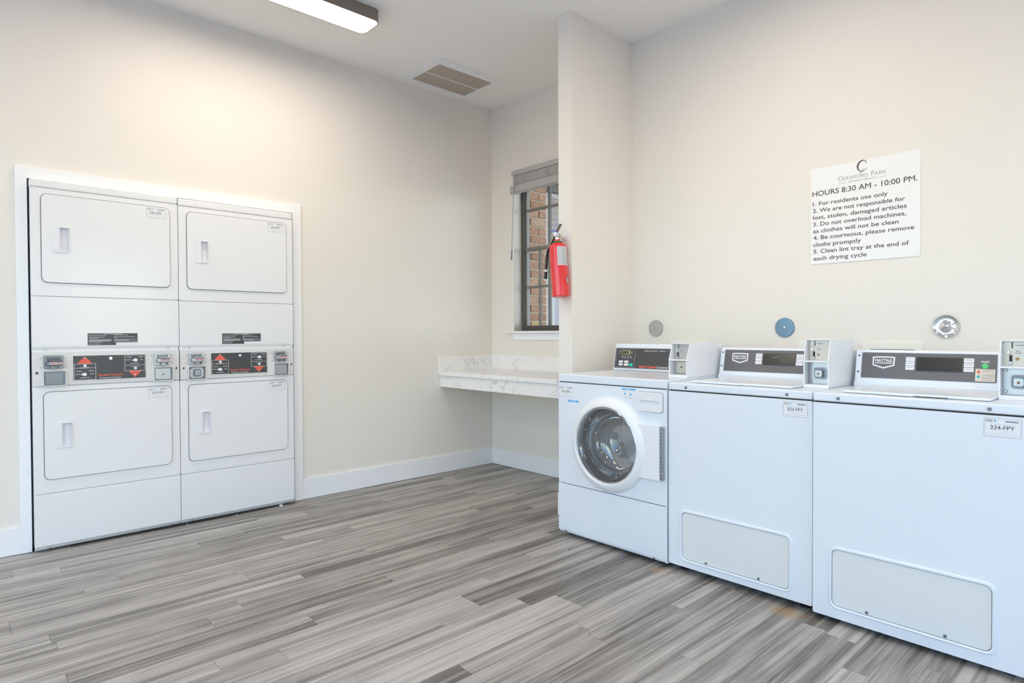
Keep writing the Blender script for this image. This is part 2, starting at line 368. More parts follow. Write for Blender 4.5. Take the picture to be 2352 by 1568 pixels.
# walls behind the camera; unseen glazed openings placed and sized for the daylight
GZ0, GZ1 = 0.25, 2.45
def glazed_wall(name, label, length, openings, loc, rz, first, labels, GZ0=0.25, GZ1=2.3):
    """wall along local x, inside face at local y = 0 (room on the +y side), with tall windows"""
    bm = nb(); px = 0.0
    for a, b_ in openings: box(bm, px, a, -0.15, 0, -0.006, H); box(bm, a, b_, -0.15, 0, -0.006, GZ0); box(bm, a, b_, -0.15, 0, GZ1, H); px = b_
    box(bm, px, length, -0.15, 0, -0.006, H)
    o = struct(name, bm, wall_m, label, 'wall'); o.location = loc; o.rotation_euler = (0, 0, rz)
    for i, (a, b_) in enumerate(openings):
        p = Vector(loc) + Matrix.Rotation(rz, 3, 'Z') @ Vector((a, -0.08, GZ0))
        t = thing('window_%d' % (first + i), labels[i], 'window', p, rz, kind='structure')
        W_, H_ = b_ - a, GZ1 - GZ0
        part('window_frame', plate(nb(), rrect(0, W_, 0, H_), -0.03, 0.03, [rrect(0.05, W_ - 0.05, 0.05, H_ - 0.05)]), bronze_m, t)
        part('mullion', box(nb(), W_ / 2 - 0.02, W_ / 2 + 0.02, -0.02, 0.02, 0.05, H_ - 0.05), bronze_m, t)
        part('mullion', box(nb(), 0.05, W_ - 0.05, -0.02, 0.02, H_ * 0.5 - 0.02, H_ * 0.5 + 0.02), bronze_m, t)
        part('pane', box(nb(), 0.05, W_ - 0.05, -0.003, 0.003, 0.05, H_ - 0.05), pane_m, t)
glazed_wall('wall_front', 'cream entrance wall with three tall windows', XE, [(0.3, 2.1), (2.3, 4.1), (4.3, 5.95)], (0, YF, 0), 0, 2, ['tall dark framed window at the niche end of the entrance wall', 'tall dark framed window in the middle of the entrance wall', 'tall dark framed window at the far end of the entrance wall'], 0.1, 2.8)  # niche-end window added to bring fill daylight into the alcove
glazed_wall('wall_far_side', 'cream side wall with two tall windows opposite the dryers', -YF, [(2.0, 3.3), (3.7, 4.9)], (XE, YF, 0), R(90), 5, ['tall dark framed side window next to the entrance wall', 'tall dark framed side window next to the washer wall'])
BB = 0.140
def bboard(name, x0, x1, y0, y1, label):
    return struct(name, box(nb(), x0, x1, y0, y1, 0.002, BB, 0.003, 2), trim_m, label, 'baseboard', True)
bboard('baseboard_left', 0.0, 0.014, -1.7176, -0.0, 'white baseboard between dryer casing and alcove corner')
bboard('baseboard_front_left', 0.0, 0.014, YF, -3.2215, 'white baseboard before the dryer casing on the niche wall')
bboard('baseboard_back', 0.014, XP0, -0.014, 0.0, 'white baseboard under the marble shelf on the window wall')
bboard('baseboard_partition', XP0 - 0.014, XP0, YP, -0.014, 'white baseboard on the alcove side of the stub wall')
bboard('baseboard_right', XP1, XE, YR - 0.014, YR, 'white baseboard behind the washing machines')
t = thing('trim_1', 'white flat casing around the stacked dryers', 'trim', (0, -3.222, 0), kind='structure')
part('casing_board', box(nb(), 0, 0.020, 0, -3.1745 + 3.222, 0.003, 1.9927, 0.002, 1), trim_m, t)
part('casing_board', box(nb(), 0, 0.020, 3.222 - 1.776, 3.222 - 1.7176, 0.003, 1.9927, 0.002, 1), trim_m, t)
part('casing_board', box(nb(), 0, 0.0195, 0.0425, 3.222 - 1.776, 1.9335, 1.9924, 0.002, 1), trim_m, t)

# ---- floor planks, laid along y
rows = [0.0, 0.083, 0.19, 0.262, 0.37, 0.452, 0.58, 0.655, 0.76, 0.86, 0.93, 1.064, 1.159, 1.253, 1.321, 1.43, 1.545, 1.625, 1.677, 1.744, 1.788, 1.871, 1.961, 2.092, 2.142, 2.233, 2.387, 2.47, 2.55, 2.623, 2.676, 2.79, 2.87, 2.96, 3.06, 3.161, 3.26, 3.287, 3.365, 3.48, 3.56, 3.69, 3.79]
while rows[-1] < XE - 0.16: rows.append(round(rows[-1] + random.choice((0.08, 0.1, 0.13, 0.15)), 3))
rows.append(XE)
force = {1.961: (-1.887, .66, .28), 2.142: (-1.732, .66, .26), 2.233: (-1.587, .76, .34), 1.677: (-2.447, .66, .28), 1.744: (-2.451, .40, .33), 1.871: (-2.640, .50, .62), 1.253: (-2.289, .62, .25), 1.545: (-2.010, .30, .58), 1.064: (-2.482, .6, .52), 3.287: (-1.306, .78, .34), 2.623: (-1.308, .24, .62), 3.161: (-1.100, .28, .74), 2.55: (-1.75, .52, .42), 1.43: (-2.75, .55, .35), 2.092: (-2.1, .44, .55)}
rest = nb(); n_pl = 0
for a, b_ in zip(rows, rows[1:]):
    cuts = []
    if a in force:
        y = force[a][0]
        while y > YF: cuts.append(y); y -= random.uniform(0.9, 1.5)
        y = force[a][0]
        while y < 0: cuts.append(y); y += random.uniform(0.95, 1.5)
    else:
        y = YF + random.uniform(0.1, 1.2)
        while y < 0: cuts.append(y); y += random.uniform(0.7, 1.5)
    yb = -0.0 if a < 1.5 else YR
    cuts = sorted(set([YF] + [c for c in cuts if YF + 0.08 < c < yb - 0.08] + [yb]))
    for y0, y1 in zip(cuts, cuts[1:]):
        dz = random.uniform(-0.0004, 0.0)
        tone = min(0.85, max(0.1, random.gauss(0.49, 0.085)))
        if a in force:
            if abs(y1 - force[a][0]) < 1e-6: tone = force[a][1]
            if abs(y0 - force[a][0]) < 1e-6: tone = force[a][2]
        if a < 3.75 and y1 > -3.9:
            o = part('plank', box(nb(), -(b_ - a) / 2 + 0.0004, (b_ - a) / 2 - 0.0004, -(y1 - y0) / 2 + 0.0005, (y1 - y0) / 2 - 0.0005, -0.006, 0), plank_m, fl, smooth=False)
            o.location = ((a + b_) / 2, (y0 + y1) / 2, dz); o.color = (tone, tone, tone, 1); n_pl += 1
        else: box(rest, a + 0.0004, b_ - 0.0004, y0 + 0.0005, y1 - 0.0005, -0.006, dz)
o = part('plank_field', rest, plank_m, fl, smooth=False, kind='stuff'); o.color = (0.5, 0.5, 0.5, 1)

# ------------------------------------------------------------------ the alcove window
t = thing('window_1', 'bronze framed window behind the stub wall looking onto brick', 'window', (WX0, 0.0, WZ0), kind='structure')
ww, wh = WX1 - WX0, WZ1 - WZ0
FY0, FY1 = 0.085, 0.135
part('window_frame', plate(nb(), rrect(0, ww, 0.0, wh), FY0, FY1 + 0.01, [rrect(0.036, ww - 0.036, 0.044, wh - 0.03)], bev=0.003), bronze_m, t)
part('sash_rail', box(nb(), 0.036, ww - 0.036, FY0 + 0.008, FY1, 1.824 - WZ0 - 0.013, 1.824 - WZ0 + 0.013, 0.002), bronze2_m, t)
for z in (2.147, 1.508): part('muntin', box(nb(), 0.036, ww - 0.036, FY0 + 0.016, FY1 - 0.012, z - WZ0 - 0.010, z - WZ0 + 0.010, 0.002), bronze2_m, t)
for x, z0, z1, hw in ((0.590, 0.044, wh - 0.03, 0.0115), (0.870, 0.044, wh - 0.03, 0.0115), (0.482, 0.044, 1.811 - WZ0, 0.007), (0.76, 0.044, 1.811 - WZ0, 0.007)):
    part('muntin', box(nb(), x - WX0 - hw, x - WX0 + hw, FY0 + 0.014, FY1 - 0.014, z0, z1, 0.002), bronze2_m, t)
part('sash_stile', box(nb(), 0.036, 0.052, FY0 + 0.02, FY1, 0.044, wh - 0.03, 0.002), M('aluminium_stile', (0.33, 0.315, 0.30), 0.6), t, 'pale aluminium sash stile')
part('pane', box(nb(), 0.04, ww - 0.04, 0.1275, 0.1305, 0.044, 1.811 - WZ0), pane_m, t)
part('pane', box(nb(), 0.04, ww - 0.04, 0.1275, 0.1305, 1.837 - WZ0, wh - 0.03), pane_m, t)
part('sticker', plate(nb(), rrect(0.365 - WX0, 0.455 - WX0, 1.189 - WZ0, 1.221 - WZ0, 0.008), 0.1265, 0.1275), yellow_st, t, 'small yellow sticker on the pane')
part('window_sill', box(nb(), 0.20 - WX0, ww + 0.08, -0.045, FY0, -0.018, 0.0, 0.004), trim_m, t, 'white painted sill board')
bm = nb(); plate(bm, [(0.270 - WX0, -0.018), (ww + 0.03, -0.018), (ww + 0.005, -0.073), (0.293 - WX0, -0.073)], -0.016, 0.0, bev=0.003)
part('sill_apron', bm, trim_m, t, 'white apron below the sill')
# blind pulled up
t = thing('window_blind', 'grey faux wood blind raised to the top of the window', 'blind', (0.318, -0.001, 2.26))
BL = 0.86
part('headrail', box(nb(), 0, BL, -0.06, 0, 0.150, 0.190, 0.003), blind_m, t)
for i in range(7):
    part('slat', box(nb(), 0.013, BL - 0.013, -0.054, -0.004, 0.0735 + i * 0.0105, 0.0735 + i * 0.0105 + 0.0092, 0.0015), blind_m, t)
part('slat', box(nb(), 0.02, BL - 0.02, -0.052, -0.006, 0.1465, 0.1495), seal_m, t)
bm = nb(); pr = [(-0.052, 0.0), (-0.074, 0.012), (-0.064, 0.068), (-0.05, 0.073), (-0.004, 0.073), (-0.004, 0.012)]
v0 = [bm.verts.new((-0.004, a, c)) for a, c in pr]; v1 = [bm.verts.new((BL, a, c)) for a, c in pr]
bm.faces.new(v0[::-1]); bm.faces.new(v1)
for i in range(6): bm.faces.new((v0[i], v0[(i + 1) % 6], v1[(i + 1) % 6], v1[i]))
part('bottom_rail', bm, blind_m, t)
for x in (0.145, 0.405, 0.72):
    part('ladder_cord', tube(nb(), [(x, -0.058, 0.15), (x + 0.006, -0.060, 0.13), (x - 0.004, -0.059, 0.11), (x + 0.008, -0.062, 0.09), (x, -0.060, 0.074)], 0.0022, 6), blind_m, t)
wnd = part('tilt_wand', tube(nb(), [(0.055, -0.078, 0.155), (0.050, -0.082, 0.0), (0.024, -0.078, -0.46)], 0.0042, 8), blind_m, t)
part('wand_grip', tube(nb(), [(0.024, -0.078, -0.455), (0.019, -0.077, -0.54)], [0.0062, 0.0075], 8), dsteel_m, wnd)
part('wand_hook', tube(nb(), [(0.055, -0.06, 0.148), (0.056, -0.08, 0.15), (0.055, -0.078, 0.135)], 0.003, 6), blind_m, t)

# ------------------------------------------------------------------ outside the window
bw = struct('brick_wing_wall', box(nb(), 0.03, 0.190, 0.16, 0.468, -0.3, 3.3), mortar_m, 'red brick wing wall outside the alcove window', 'wall')
ci = 0; z = -0.28; bricks = {}
while z < 3.2:
    off = 0.0 if ci % 2 else 0.102
    y = 0.478
    segs = []; ye = 0.475; L = 0.194 if ci % 2 else 0.092
    while ye > 0.17:
        ys = max(0.165, ye - L); segs.append((ys, ye)); ye = ys - 0.0105; L = 0.194
    for ys, ye in segs:
        ln = round(ye - ys, 3)
        if ln < 0.02: continue
        if ln not in bricks: bricks[ln] = mesh('brick', box(nb(), -0.06, 0.0, -ln / 2, ln / 2, 0, 0.0645, 0.003, 1), brick_m)
        o = part('brick', bricks[ln], None, bw); o.location = (0.2 + random.uniform(-0.002, 0.001), (ys + ye) / 2, z)
    z += 0.0757; ci += 1
nbd = thing('neighbour_building', 'pale grey lap sided building seen through the window', 'building', (-4.0, 3.2, 0))
part('wall_core', box(nb(), -3.0, -0.02, 0, 6, -0.3, 3.72), siding_m, nbd)
bd = nb(); vv = [bd.verts.new(p) for p in ((0.016, 0, 0), (0.016, 6, 0), (-0.004, 6, 0.106), (-0.004, 0, 0.106), (-0.02, 0, 0), (-0.02, 6, 0), (-0.02, 6, 0.106), (-0.02, 0, 0.106))]
for f in ((0, 1, 2, 3), (4, 5, 1, 0), (7, 6, 5, 4), (3, 2, 6, 7), (0, 3, 7, 4), (1, 5, 6, 2)): bd.faces.new([vv[i] for i in f])
bme = mesh('siding_board', bd, siding_m, False)
for k in range(35):
    o = part('siding_board', bme, None, nbd); o.location = (0, 0, k * 0.106 - 0.01)
part('corner_board', box(nb(), -0.02, 0.03, 1.50, 1.63, -0.1, 3.72), white_ext, nbd)
part('gutter', box(nb(), -0.02, 0.14, 0, 6, 3.74, 3.89, 0.02), gutter_m, nbd)
part('fascia', box(nb(), -0.02, 0.05, 0, 6, 3.66, 3.74), white_ext, nbd)
bm = nb(); vs = [bm.verts.new(p) for p in ((0.10, 0, 3.89), (0.10, 6, 3.89), (-1.5, 6, 4.7), (-1.5, 0, 4.7), (0.10, 0, 3.86), (0.10, 6, 3.86), (-1.5, 6, 4.6), (-1.5, 0, 4.6))]
for f in ((0, 1, 2, 3), (7, 6, 5, 4), (0, 4, 5, 1), (1, 5, 6, 2), (2, 6, 7, 3), (3, 7, 4, 0)): bm.faces.new([vs[i] for i in f])
part('roof', bm, roof_m, nbd)
dr = part('door', box(nb(), -0.02, 0.04, 1.80, 2.70, 0.0, 2.03, 0.004), extdoor_m, nbd)
part('door_frame', box(nb(), -0.02, 0.06, 1.71, 1.79, 0.0, 2.1, 0.004), white_ext, dr)
part('door_frame', box(nb(), -0.02, 0.06, 1.79, 2.78, 2.04, 2.12, 0.004), white_ext, dr)
struct('breezeway_roof', box(nb(), -4.6, 9.0, 0.16, 14.0, 4.35, 4.5), white_ext, 'roof over the passage outside the alcove window', 'roof')  # out of view, added to keep daylight off the brick and siding
struct('ground_outside', box(nb(), -40, 45, -45, 40, -0.5, -0.3), ground_m, 'concrete ground around the building', 'ground')

# ------------------------------------------------------------------ corner shelf
t = thing('corner_shelf', 'white marble laminate folding shelf in the alcove corner', 'shelf', (0, 0, 0.697))
part('shelf_top', box(nb(), 0.0, XP0 - 0.001, -0.575, 0.0, 0.093, 0.126, 0.004), marble_m, t)
part('apron', box(nb(), 0.001, XP0 - 0.001, -0.558, -0.538, 0.0, 0.0932, 0.002), marble_m, t)
part('backsplash', box(nb(), 0.0, 0.019, -0.572, -0.0195, 0.126, 0.244, 0.002), marble_m, t)
part('backsplash', box(nb(), 0.0, XP0 - 0.001, -0.019, 0.0, 0.126, 0.244, 0.002), marble_m, t)
part('support_cleat', box(nb(), 0.001, 0.02, -0.536, -0.02, 0.03, 0.0928), trim_m, t)

# ------------------------------------------------------------------ ceiling lights and vent
def ceiling_light(x, y, label):
    t = thing('ceiling_light', label, 'light', (x, y, H), 0)
    L, Wd, hh = 1.22, 0.207, 0.072
    def rot(bm): bmesh.ops.rotate(bm, verts=list(bm.verts), cent=(0, 0, 0), matrix=Matrix.Rotation(R(90), 3, 'X')); return bm
    # plates are made in XZ and turned so that their front looks down
    hb = plate(nb(), rrect(-Wd / 2, Wd / 2, -L, 0, 0.045, 6), -hh, -0.0005, [rrect(-Wd / 2 + 0.005, Wd / 2 - 0.005, -L + 0.005, -0.005, 0.041, 6)])
    plate(hb, rrect(-Wd / 2 + 0.004, Wd / 2 - 0.004, -L + 0.004, -0.004, 0.042, 6), -0.012, -0.001)
    for v in hb.verts: v.co = Vector((v.co.x, v.co.z, v.co.y))
    part('housing', hb, lampframe, t)
    db = plate(nb(), rrect(-Wd / 2 + 0.0055, Wd / 2 - 0.0055, -L + 0.0055, -0.0055, 0.0405, 6), -hh + 0.002, -hh + 0.012)
    for v in db.verts: v.co = Vector((v.co.x, v.co.z, v.co.y))
    part('diffuser', db, diffuser_m, t)
    return t
for lx, ly, lab in ((0.7035, -1.562, 'over the niche side'), (2.75, -0.80, 'over the washing machines'), (4.8, -0.80, 'over the end of the washer row'), (0.7035, -4.2, 'by the entrance wall on the niche side'), (2.75, -4.2, 'near the middle entrance window'), (4.8, -4.2, 'between entrance and side windows')):  # last four lamps are unseen, added to even out the light
    ceiling_light(lx, ly, 'rounded dark framed linear ceiling light ' + lab)
t = thing('ceiling_vent', 'white return air vent with dusty slats in the ceiling', 'vent', (0.09, -0.94, H))
VX, VY = 0.44, 0.58
def flat(bm):
    for v in bm.verts: v.co = Vector((v.co.x, v.co.z, v.co.y))
    return bm
part('frame', flat(plate(nb(), rrect(0, VX, 0, VY), -0.010, -0.0005, [rrect(0.03, VX - 0.065, 0.055, VY - 0.03)], bev=0.002)), trim_m, t)
part('frame_lip', flat(plate(nb(), rrect(0.012, VX - 0.018, 0.022, VY - 0.012), -0.0125, -0.0095, [rrect(0.028, VX - 0.062, 0.052, VY - 0.028)])), trim_m, t)
part('filter', box(nb(), 0.03, VX - 0.065, 0.055, VY - 0.03, -0.0025, -0.0008), ventdark, t)
part('centre_bar', box(nb(), 0.198, 0.207, 0.055, VY - 0.03, -0.0125, -0.003), trim_m, t)
sl = {}
for k, (a, b_) in enumerate(((0.031, 0.198), (0.207, VX - 0.066))):
    q = nb(); box(q, a, b_, -0.003, 0.003, -0.010, -0.004); bmesh.ops.rotate(q, verts=list(q.verts), cent=(0, 0, -0.007), matrix=Matrix.Rotation(R(30), 3, 'X'))
    me = mesh('slat', q, ventslat, False)
    for i in range(46):
        o = part('slat', me, None, t); o.location = (0, 0.061 + i * 0.01062, 0)

# ------------------------------------------------------------------ shared appliance details
def sticker(parent, x0, x1, z0, z1, y, code, cut=False):
    W_, H_ = x1 - x0, z1 - z0
    s = part('sticker', plate(nb(), rrect(x0, x1, z0, z1, 0.004, 3), y - 0.0006, y), paper_m, parent, 'white machine number sticker ' + code)
    yy = y - 0.0009
    b1 = plate(nb(), rrect(x0 + 0.0008, x1 - 0.0008, z0 + 0.0008, z1 - 0.0008, 0.004, 3), yy, yy + 0.0002, [rrect(x0 + 0.0018, x1 - 0.0018, z0 + 0.0018, z1 - 0.0018, 0.003, 3)])
    bars(b1, [(x0 + W_ * .58, x1 - W_ * .08, z0 + H_ * .80)], yy, H_ * 0.085)
    part('border', b1, greyprint, s, smooth=False)
    b2 = nb(); text(b2, code, x0 + W_ * .18, z0 + H_ * .40, yy, W_ * .64, H_ * .20, 0.008); tprint('number_lettering', b2, inkprint, s)
    b2 = nb(); text(b2, 'CSC', x0 + W_ * .05, z0 + H_ * .80, yy, W_ * .20, H_ * .11, 0.02)
    tprint('lettering', b2, inkprint, s)
    part('fine_print', bars(nb(), [(x0 + W_ * .2, x0 + W_ * .80, z0 + H_ * .66), (x0 + W_ * .22, x0 + W_ * .40, z0 + H_ * .33), (x0 + W_ * .55, x0 + W_ * .80, z0 + H_ * .31), (x0 + W_ * .38, x0 + W_ * .64, z0 + H_ * .245), (x0 + W_ * .12, x0 + W_ * .88, z0 + H_ * .14), (x0 + W_ * .05, x0 + W_ * .22, z0 + H_ * .755)], yy, H_ * 0.02), paleprint, s, smooth=False)
    d = nb(); cx, cz, r_ = x0 + W_ * .31, z0 + H_ * .845, H_ * 0.045
    plate(d, [(cx, cz + r_ * 1.9)] + [(cx + r_ * math.cos(a), cz + r_ * math.sin(a)) for a in [R(20 - i * 220 / 10) for i in range(11)]], yy, yy + 0.0002)
    part('drop_mark', d, tealprint if False else blueprint, s, smooth=False)
    return s
def frame_panel(bm, x0, x1, z0, z1, r, y, w_, th=0.0003):
    return plate(bm, rrect(x0, x1, z0, z1, r, 4), y, y + th, [rrect(x0 + w_, x1 - w_, z0 + w_, z1 - w_, max(0.0005, r - w_), 4)])

# ------------------------------------------------------------------ stacked dryers
def dryer(y0, label, codes, first_lock):
    t = thing('stacked_dryer', label, 'dryer', (XD, y0, 0), R(90), 'stacked coin dryers in the wall niche')
    W_ = DW
    part('cabinet', box(nb(), 0.004, W_ - 0.004, 0.012, 0.70, 0.02, 1.918), enamel2, t)
    part('top_cap', box(nb(), 0.0015, W_ - 0.0015, 0.0, 0.66, 1.8865, 1.9275, 0.006, 3), enamel2, t)
    for zz0, zz1, dz0, dz1, code, nm in ((1.3285, 1.8825, 1.3955, 1.857, codes[0], 'upper'), (0.3045, 0.8585, 0.3725, 0.8325, codes[1], 'lower')):
        hx0, hx1, hz0, hz1 = 0.121, 0.161, dz0 + 0.167, dz0 + 0.292
        part('front_panel', plate(nb(), rrect(0.0015, W_ - 0.0015, zz0, zz1, 0.006, 3), 0.0, 0.02, [rrect(hx0 - 0.004, hx1 + 0.004, hz0 - 0.004, hz1 + 0.004)], bev=0.004, seg=3), enamel2, t)
        part('door_seal', plate(nb(), rrect(0.0435, 0.6435, dz0, dz1, 0.030, 6), -0.0012, 0.002, [rrect(hx0 - 0.004, hx1 + 0.004, hz0 - 0.004, hz1 + 0.004)]), seal_m, t)
        d = part('door', plate(nb(), rrect(0.047, 0.640, dz0 + 0.0035, dz1 - 0.0035, 0.027, 6), -0.0075, -0.001, [rrect(hx0, hx1, hz0, hz1, 0.004, 2)], bev=0.0025, seg=2), enamel2, t)
        # recessed pull: tub behind the door skin plus a raised lip on its left
        tub = nb()
        a, b_, c, d_ = hx0, hx1, hz0, hz1
        F_ = [(a, -0.0075, c), (b_, -0.0075, c), (b_, -0.0075, d_), (a, -0.0075, d_)]; K_ = [(a + 0.020, 0.018, c + 0.006), (b_ - 0.001, 0.016, c + 0.006), (b_ - 0.001, 0.016, d_ - 0.012), (a + 0.020, 0.018, d_ - 0.012)]
        fv = [tub.verts.new(p) for p in F_]; kv = [tub.verts.new(p) for p in K_]
        for i in range(4): tub.faces.new((fv[i], fv[(i + 1) % 4], kv[(i + 1) % 4], kv[i]))
        tub.faces.new(kv); part('pull_recess', tub, lid_plas, d, smooth=False)
        part('pull_lip', plate(nb(), rrect(hx0 - 0.027, hx1 + 0.002, hz0 - 0.005, hz1 + 0.004, 0.006, 3), -0.0125, -0.0074, [rrect(hx0, hx1 + 0.0012, hz0 + 0.002, hz1 - 0.002, 0.003, 2)], bev=0.003), plastic, d)
        for hz in (dz0 + 0.07, dz1 - 0.09): part('hinge', box(nb(), 0.6405, 0.6445, -0.004, 0.0, hz, hz + 0.035), steel_m, d)
        sticker(t, 0.522, 0.622, dz1 - 0.068, dz1 - 0.010, -0.0075, code)
    # service panel above the console with a folded lower edge
    def folded(z0, z1, zf):
        bm = nb(); xs = (0.0015, W_ - 0.0015)
        pr = [(0.0, z1), (-0.001, z1 - 0.004), (-0.001, zf), (0.017, z0), (0.02, z0), (0.02, z1)]
        a = [bm.verts.new((xs[0], p, q)) for p, q in pr]; b2 = [bm.verts.new((xs[1], p, q)) for p, q in pr]
        bm.faces.new(a); bm.faces.new(b2[::-1])
        for i in range(len(pr)): bm.faces.new((a[i], b2[i], b2[(i + 1) % len(pr)], a[(i + 1) % len(pr)]))
        return bm
    part('service_panel', folded(1.0405, 1.3245, 1.066), enamel2, t)
    part('kick_panel', folded(0.012, 0.3005, 0.034), enamel2, t)
    for x, z, yy in ((0.057, 1.052, 0.009), (0.628, 1.052, 0.009), (0.064, 0.022, 0.008), (0.632, 0.022, 0.008)): part('screw', bolt(nb(), x, z, yy, 0.0055, 0.004), steel_m, t)
    wl_ = part('warning_label', plate(nb(), rrect(0.239, 0.473, 1.0695, 1.134), -0.0016, -0.001), dark_m, t, 'dark warning label with fine print')
    rowsb = [(0.315, 0.398, 1.1285), (0.243, 0.325, 1.1225), (0.243, 0.318, 1.1125), (0.245, 0.288, 1.107), (0.243, 0.348, 1.0985), (0.245, 0.347, 1.0945), (0.245, 0.345, 1.0905), (0.245, 0.306, 1.0855), (0.243, 0.297, 1.0755),
             (0.358, 0.425, 1.1235), (0.358, 0.46, 1.1130), (0.362, 0.374, 1.1075), (0.359, 0.47, 1.0985), (0.363, 0.43, 1.0945), (0.361, 0.47, 1.0885)]
    part('fine_print', bars(nb(), rowsb, -0.0019, 0.0022), paleprint, wl_, smooth=False)
    part('white_box', plate(nb(), rrect(0.37, 0.473, 1.0695, 1.0835), -0.002, -0.0016), paper_m, wl_, smooth=False)
    # console
    part('console', plate(nb(), rrect(0.0025, W_ - 0.0025, 0.8615, 1.0375, 0.004, 2), -0.004, 0.02, bev=0.003), console_m, t)
    cp = part('control_panel', plate(nb(), rrect(0.174, 0.509, 0.8845, 1.0145), -0.006, -0.004), dark_m, t, 'dark grey control panel with red arrows')
    part('panel_bezel', frame_panel(nb(), 0.168, 0.515, 0.879, 1.019, 0.004, -0.0065, 0.0045, 0.003), console_m, t)
    yy = -0.0064
    for red_pts in ([(0.2245, 1.010), (0.192, 0.9765), (0.198, 0.9755), (0.200, 0.972), (0.249, 0.972), (0.251, 0.9755), (0.257, 0.9765)], [(0.458, 0.888), (0.489, 0.9235), (0.483, 0.9245), (0.433, 0.9245), (0.426, 0.9235)]):
        part('red_arrow', plate(nb(), red_pts, yy, yy + 0.0003), redprint, cp, smooth=False)
    r2 = nb(); text(r2, 'Speed Queen', 0.283, 0.9035, yy, 0.116, 0.0105, 0.03, 0.12); tprint('red_lettering', r2, redprint, cp)
    wp = nb(); text(wp, 'Commercial Dryer', 0.290, 0.8885, yy, 0.102, 0.0085, 0.002)
    frame_panel(wp, 0.1765, 0.2735, 0.8855, 0.9715, 0.002, yy, 0.0016); bars(wp, [(0.1765, 0.2735, 0.9475)], yy, 0.0016)
    frame_panel(wp, 0.4085, 0.508, 0.9245, 1.0115, 0.002, yy, 0.0016); bars(wp, [(0.4085, 0.508, 0.9555)], yy, 0.0016)
    for ox, oz in ((0.2245, 0.915), (0.458, 0.984)):
        bars(wp, [(ox - 0.039, ox - 0.014, oz + 0.016), (ox + 0.017, ox + 0.040, oz + 0.016), (ox - 0.043, ox - 0.020, oz), (ox + 0.023, ox + 0.040, oz), (ox - 0.022, ox + 0.022, oz - 0.019)], yy, 0.0026)
    bars(wp, [(0.200, 0.245, 0.9500), (0.437, 0.478, 0.9475)], yy, 0.0016)
    tprint('white_lettering', wp, whiteprint, cp)
    for kx, kz in ((0.222, 0.915), (0.459, 0.984)):
        kb = nb(); a0 = 200
        pts = [(kx - 0.017, kz - 0.002)] + [(kx + 0.0095 * math.cos(R(a)), kz + 0.0095 * math.sin(R(a))) for a in range(235, 235 + 251, 25)]
        plate(kb, pts, -0.024, -0.006, bev=0.002); part('knob', kb, plastic, t, 'white pointer knob')
    for bx, bz in ((0.2245, 0.960), (0.459, 0.939)): part('push_button', lathe(nb(), [(0.0078, 0.006), (0.0078, 0.011), (0.006, 0.013), (0, 0.0135)], (bx, 0, bz), n=20), plastic, t)
    part('lamp', lathe(nb(), [(0.005, 0.006), (0.004, 0.009), (0, 0.0095)], (0.224, 0, 1.0015), n=14), steel_m, t); part('lamp', lathe(nb(), [(0.005, 0.006), (0.004, 0.009), (0, 0.0095)], (0.458, 0, 0.902), n=14), steel_m, t)
    part('key_lock', lathe(nb(), [(0.0095, 0.006), (0.0095, 0.010), (0.007, 0.013), (0.004, 0.013), (0.003, 0.010), (0, 0.010)], (0.342, 0, 0.997), n=20), chrome_m, t)
    # coin slides
    for i, sx in enumerate((0.048, 0.553)):
        sm = dsteel_m if (i == 0 and first_lock) else steel_m
        cs = part('coin_slide', plate(nb(), rrect(sx, sx + 0.082, 0.951, 1.019, 0.004, 2), -0.012, -0.004, bev=0.002), sm, t)
        part('slide_block', box(nb(), sx + 0.010, sx + 0.075, -0.042, -0.012, 0.966, 0.990, 0.004), sm, cs)
        part('slide_tongue', box(nb(), sx + 0.018, sx + 0.075, -0.056, -0.02, 0.990, 0.996, 0.002), sm, cs)
        for j in range(8): part('coin_slot', box(nb(), sx + 0.014 + j * 0.0072, sx + 0.0172 + j * 0.0072, -0.0135, -0.0115, 0.996, 1.010), black_m, cs)
        for j in (0.028, 0.06): part('slide_foot', box(nb(), sx + j, sx + j + 0.006, -0.034, -0.012, 0.954, 0.967), dsteel_m, cs)
        pt = part('price_tag', plate(nb(), rrect(sx + 0.024, sx + 0.074, 0.9735, 0.9875, 0.004, 2), -0.0432, -0.0422), pinkprint, cs)
        pb = nb(); text(pb, '$1.25', sx + 0.030, 0.9765, -0.0436, 0.038, 0.008, 0.01); o_ = tprint('lettering', pb, redprint, cs)
        for dx in (-0.012, 0.094):
            for zz in (0.957, 1.006): part('rivet', bolt(nb(), sx + dx, zz, -0.004, 0.0026, 0.001, 8), seal_m, t)
    # coin vaults
    for i, (vx0, vx1) in enumerate(((0.0425, 0.144), (0.5475, 0.651))):
        part('vault_frame', plate(nb(), rrect(vx0, vx1, 0.8585, 0.9415, 0.004, 2), -0.020, -0.004, [rrect(vx0 + 0.005, vx1 - 0.006, 0.8635, 0.9365, 0.002, 2)], bev=0.002), console_m, t)
        lit = (i == 0 and not first_lock)
        vm = dsteel_m if (i == 0 and first_lock) else steel_m
        vd = part('vault_door', plate(nb(), rrect(vx0 + 0.009, vx1 - 0.014, 0.868, 0.932, 0.004, 2), -0.011, -0.004, bev=0.002), vm, t)
        part('vault_back', box(nb(), vx0 + 0.004, vx1 - 0.005, -0.006, -0.0035, 0.863, 0.937), dsteel_m, t)
        cx, cz = (vx0 + vx1) / 2, 0.898
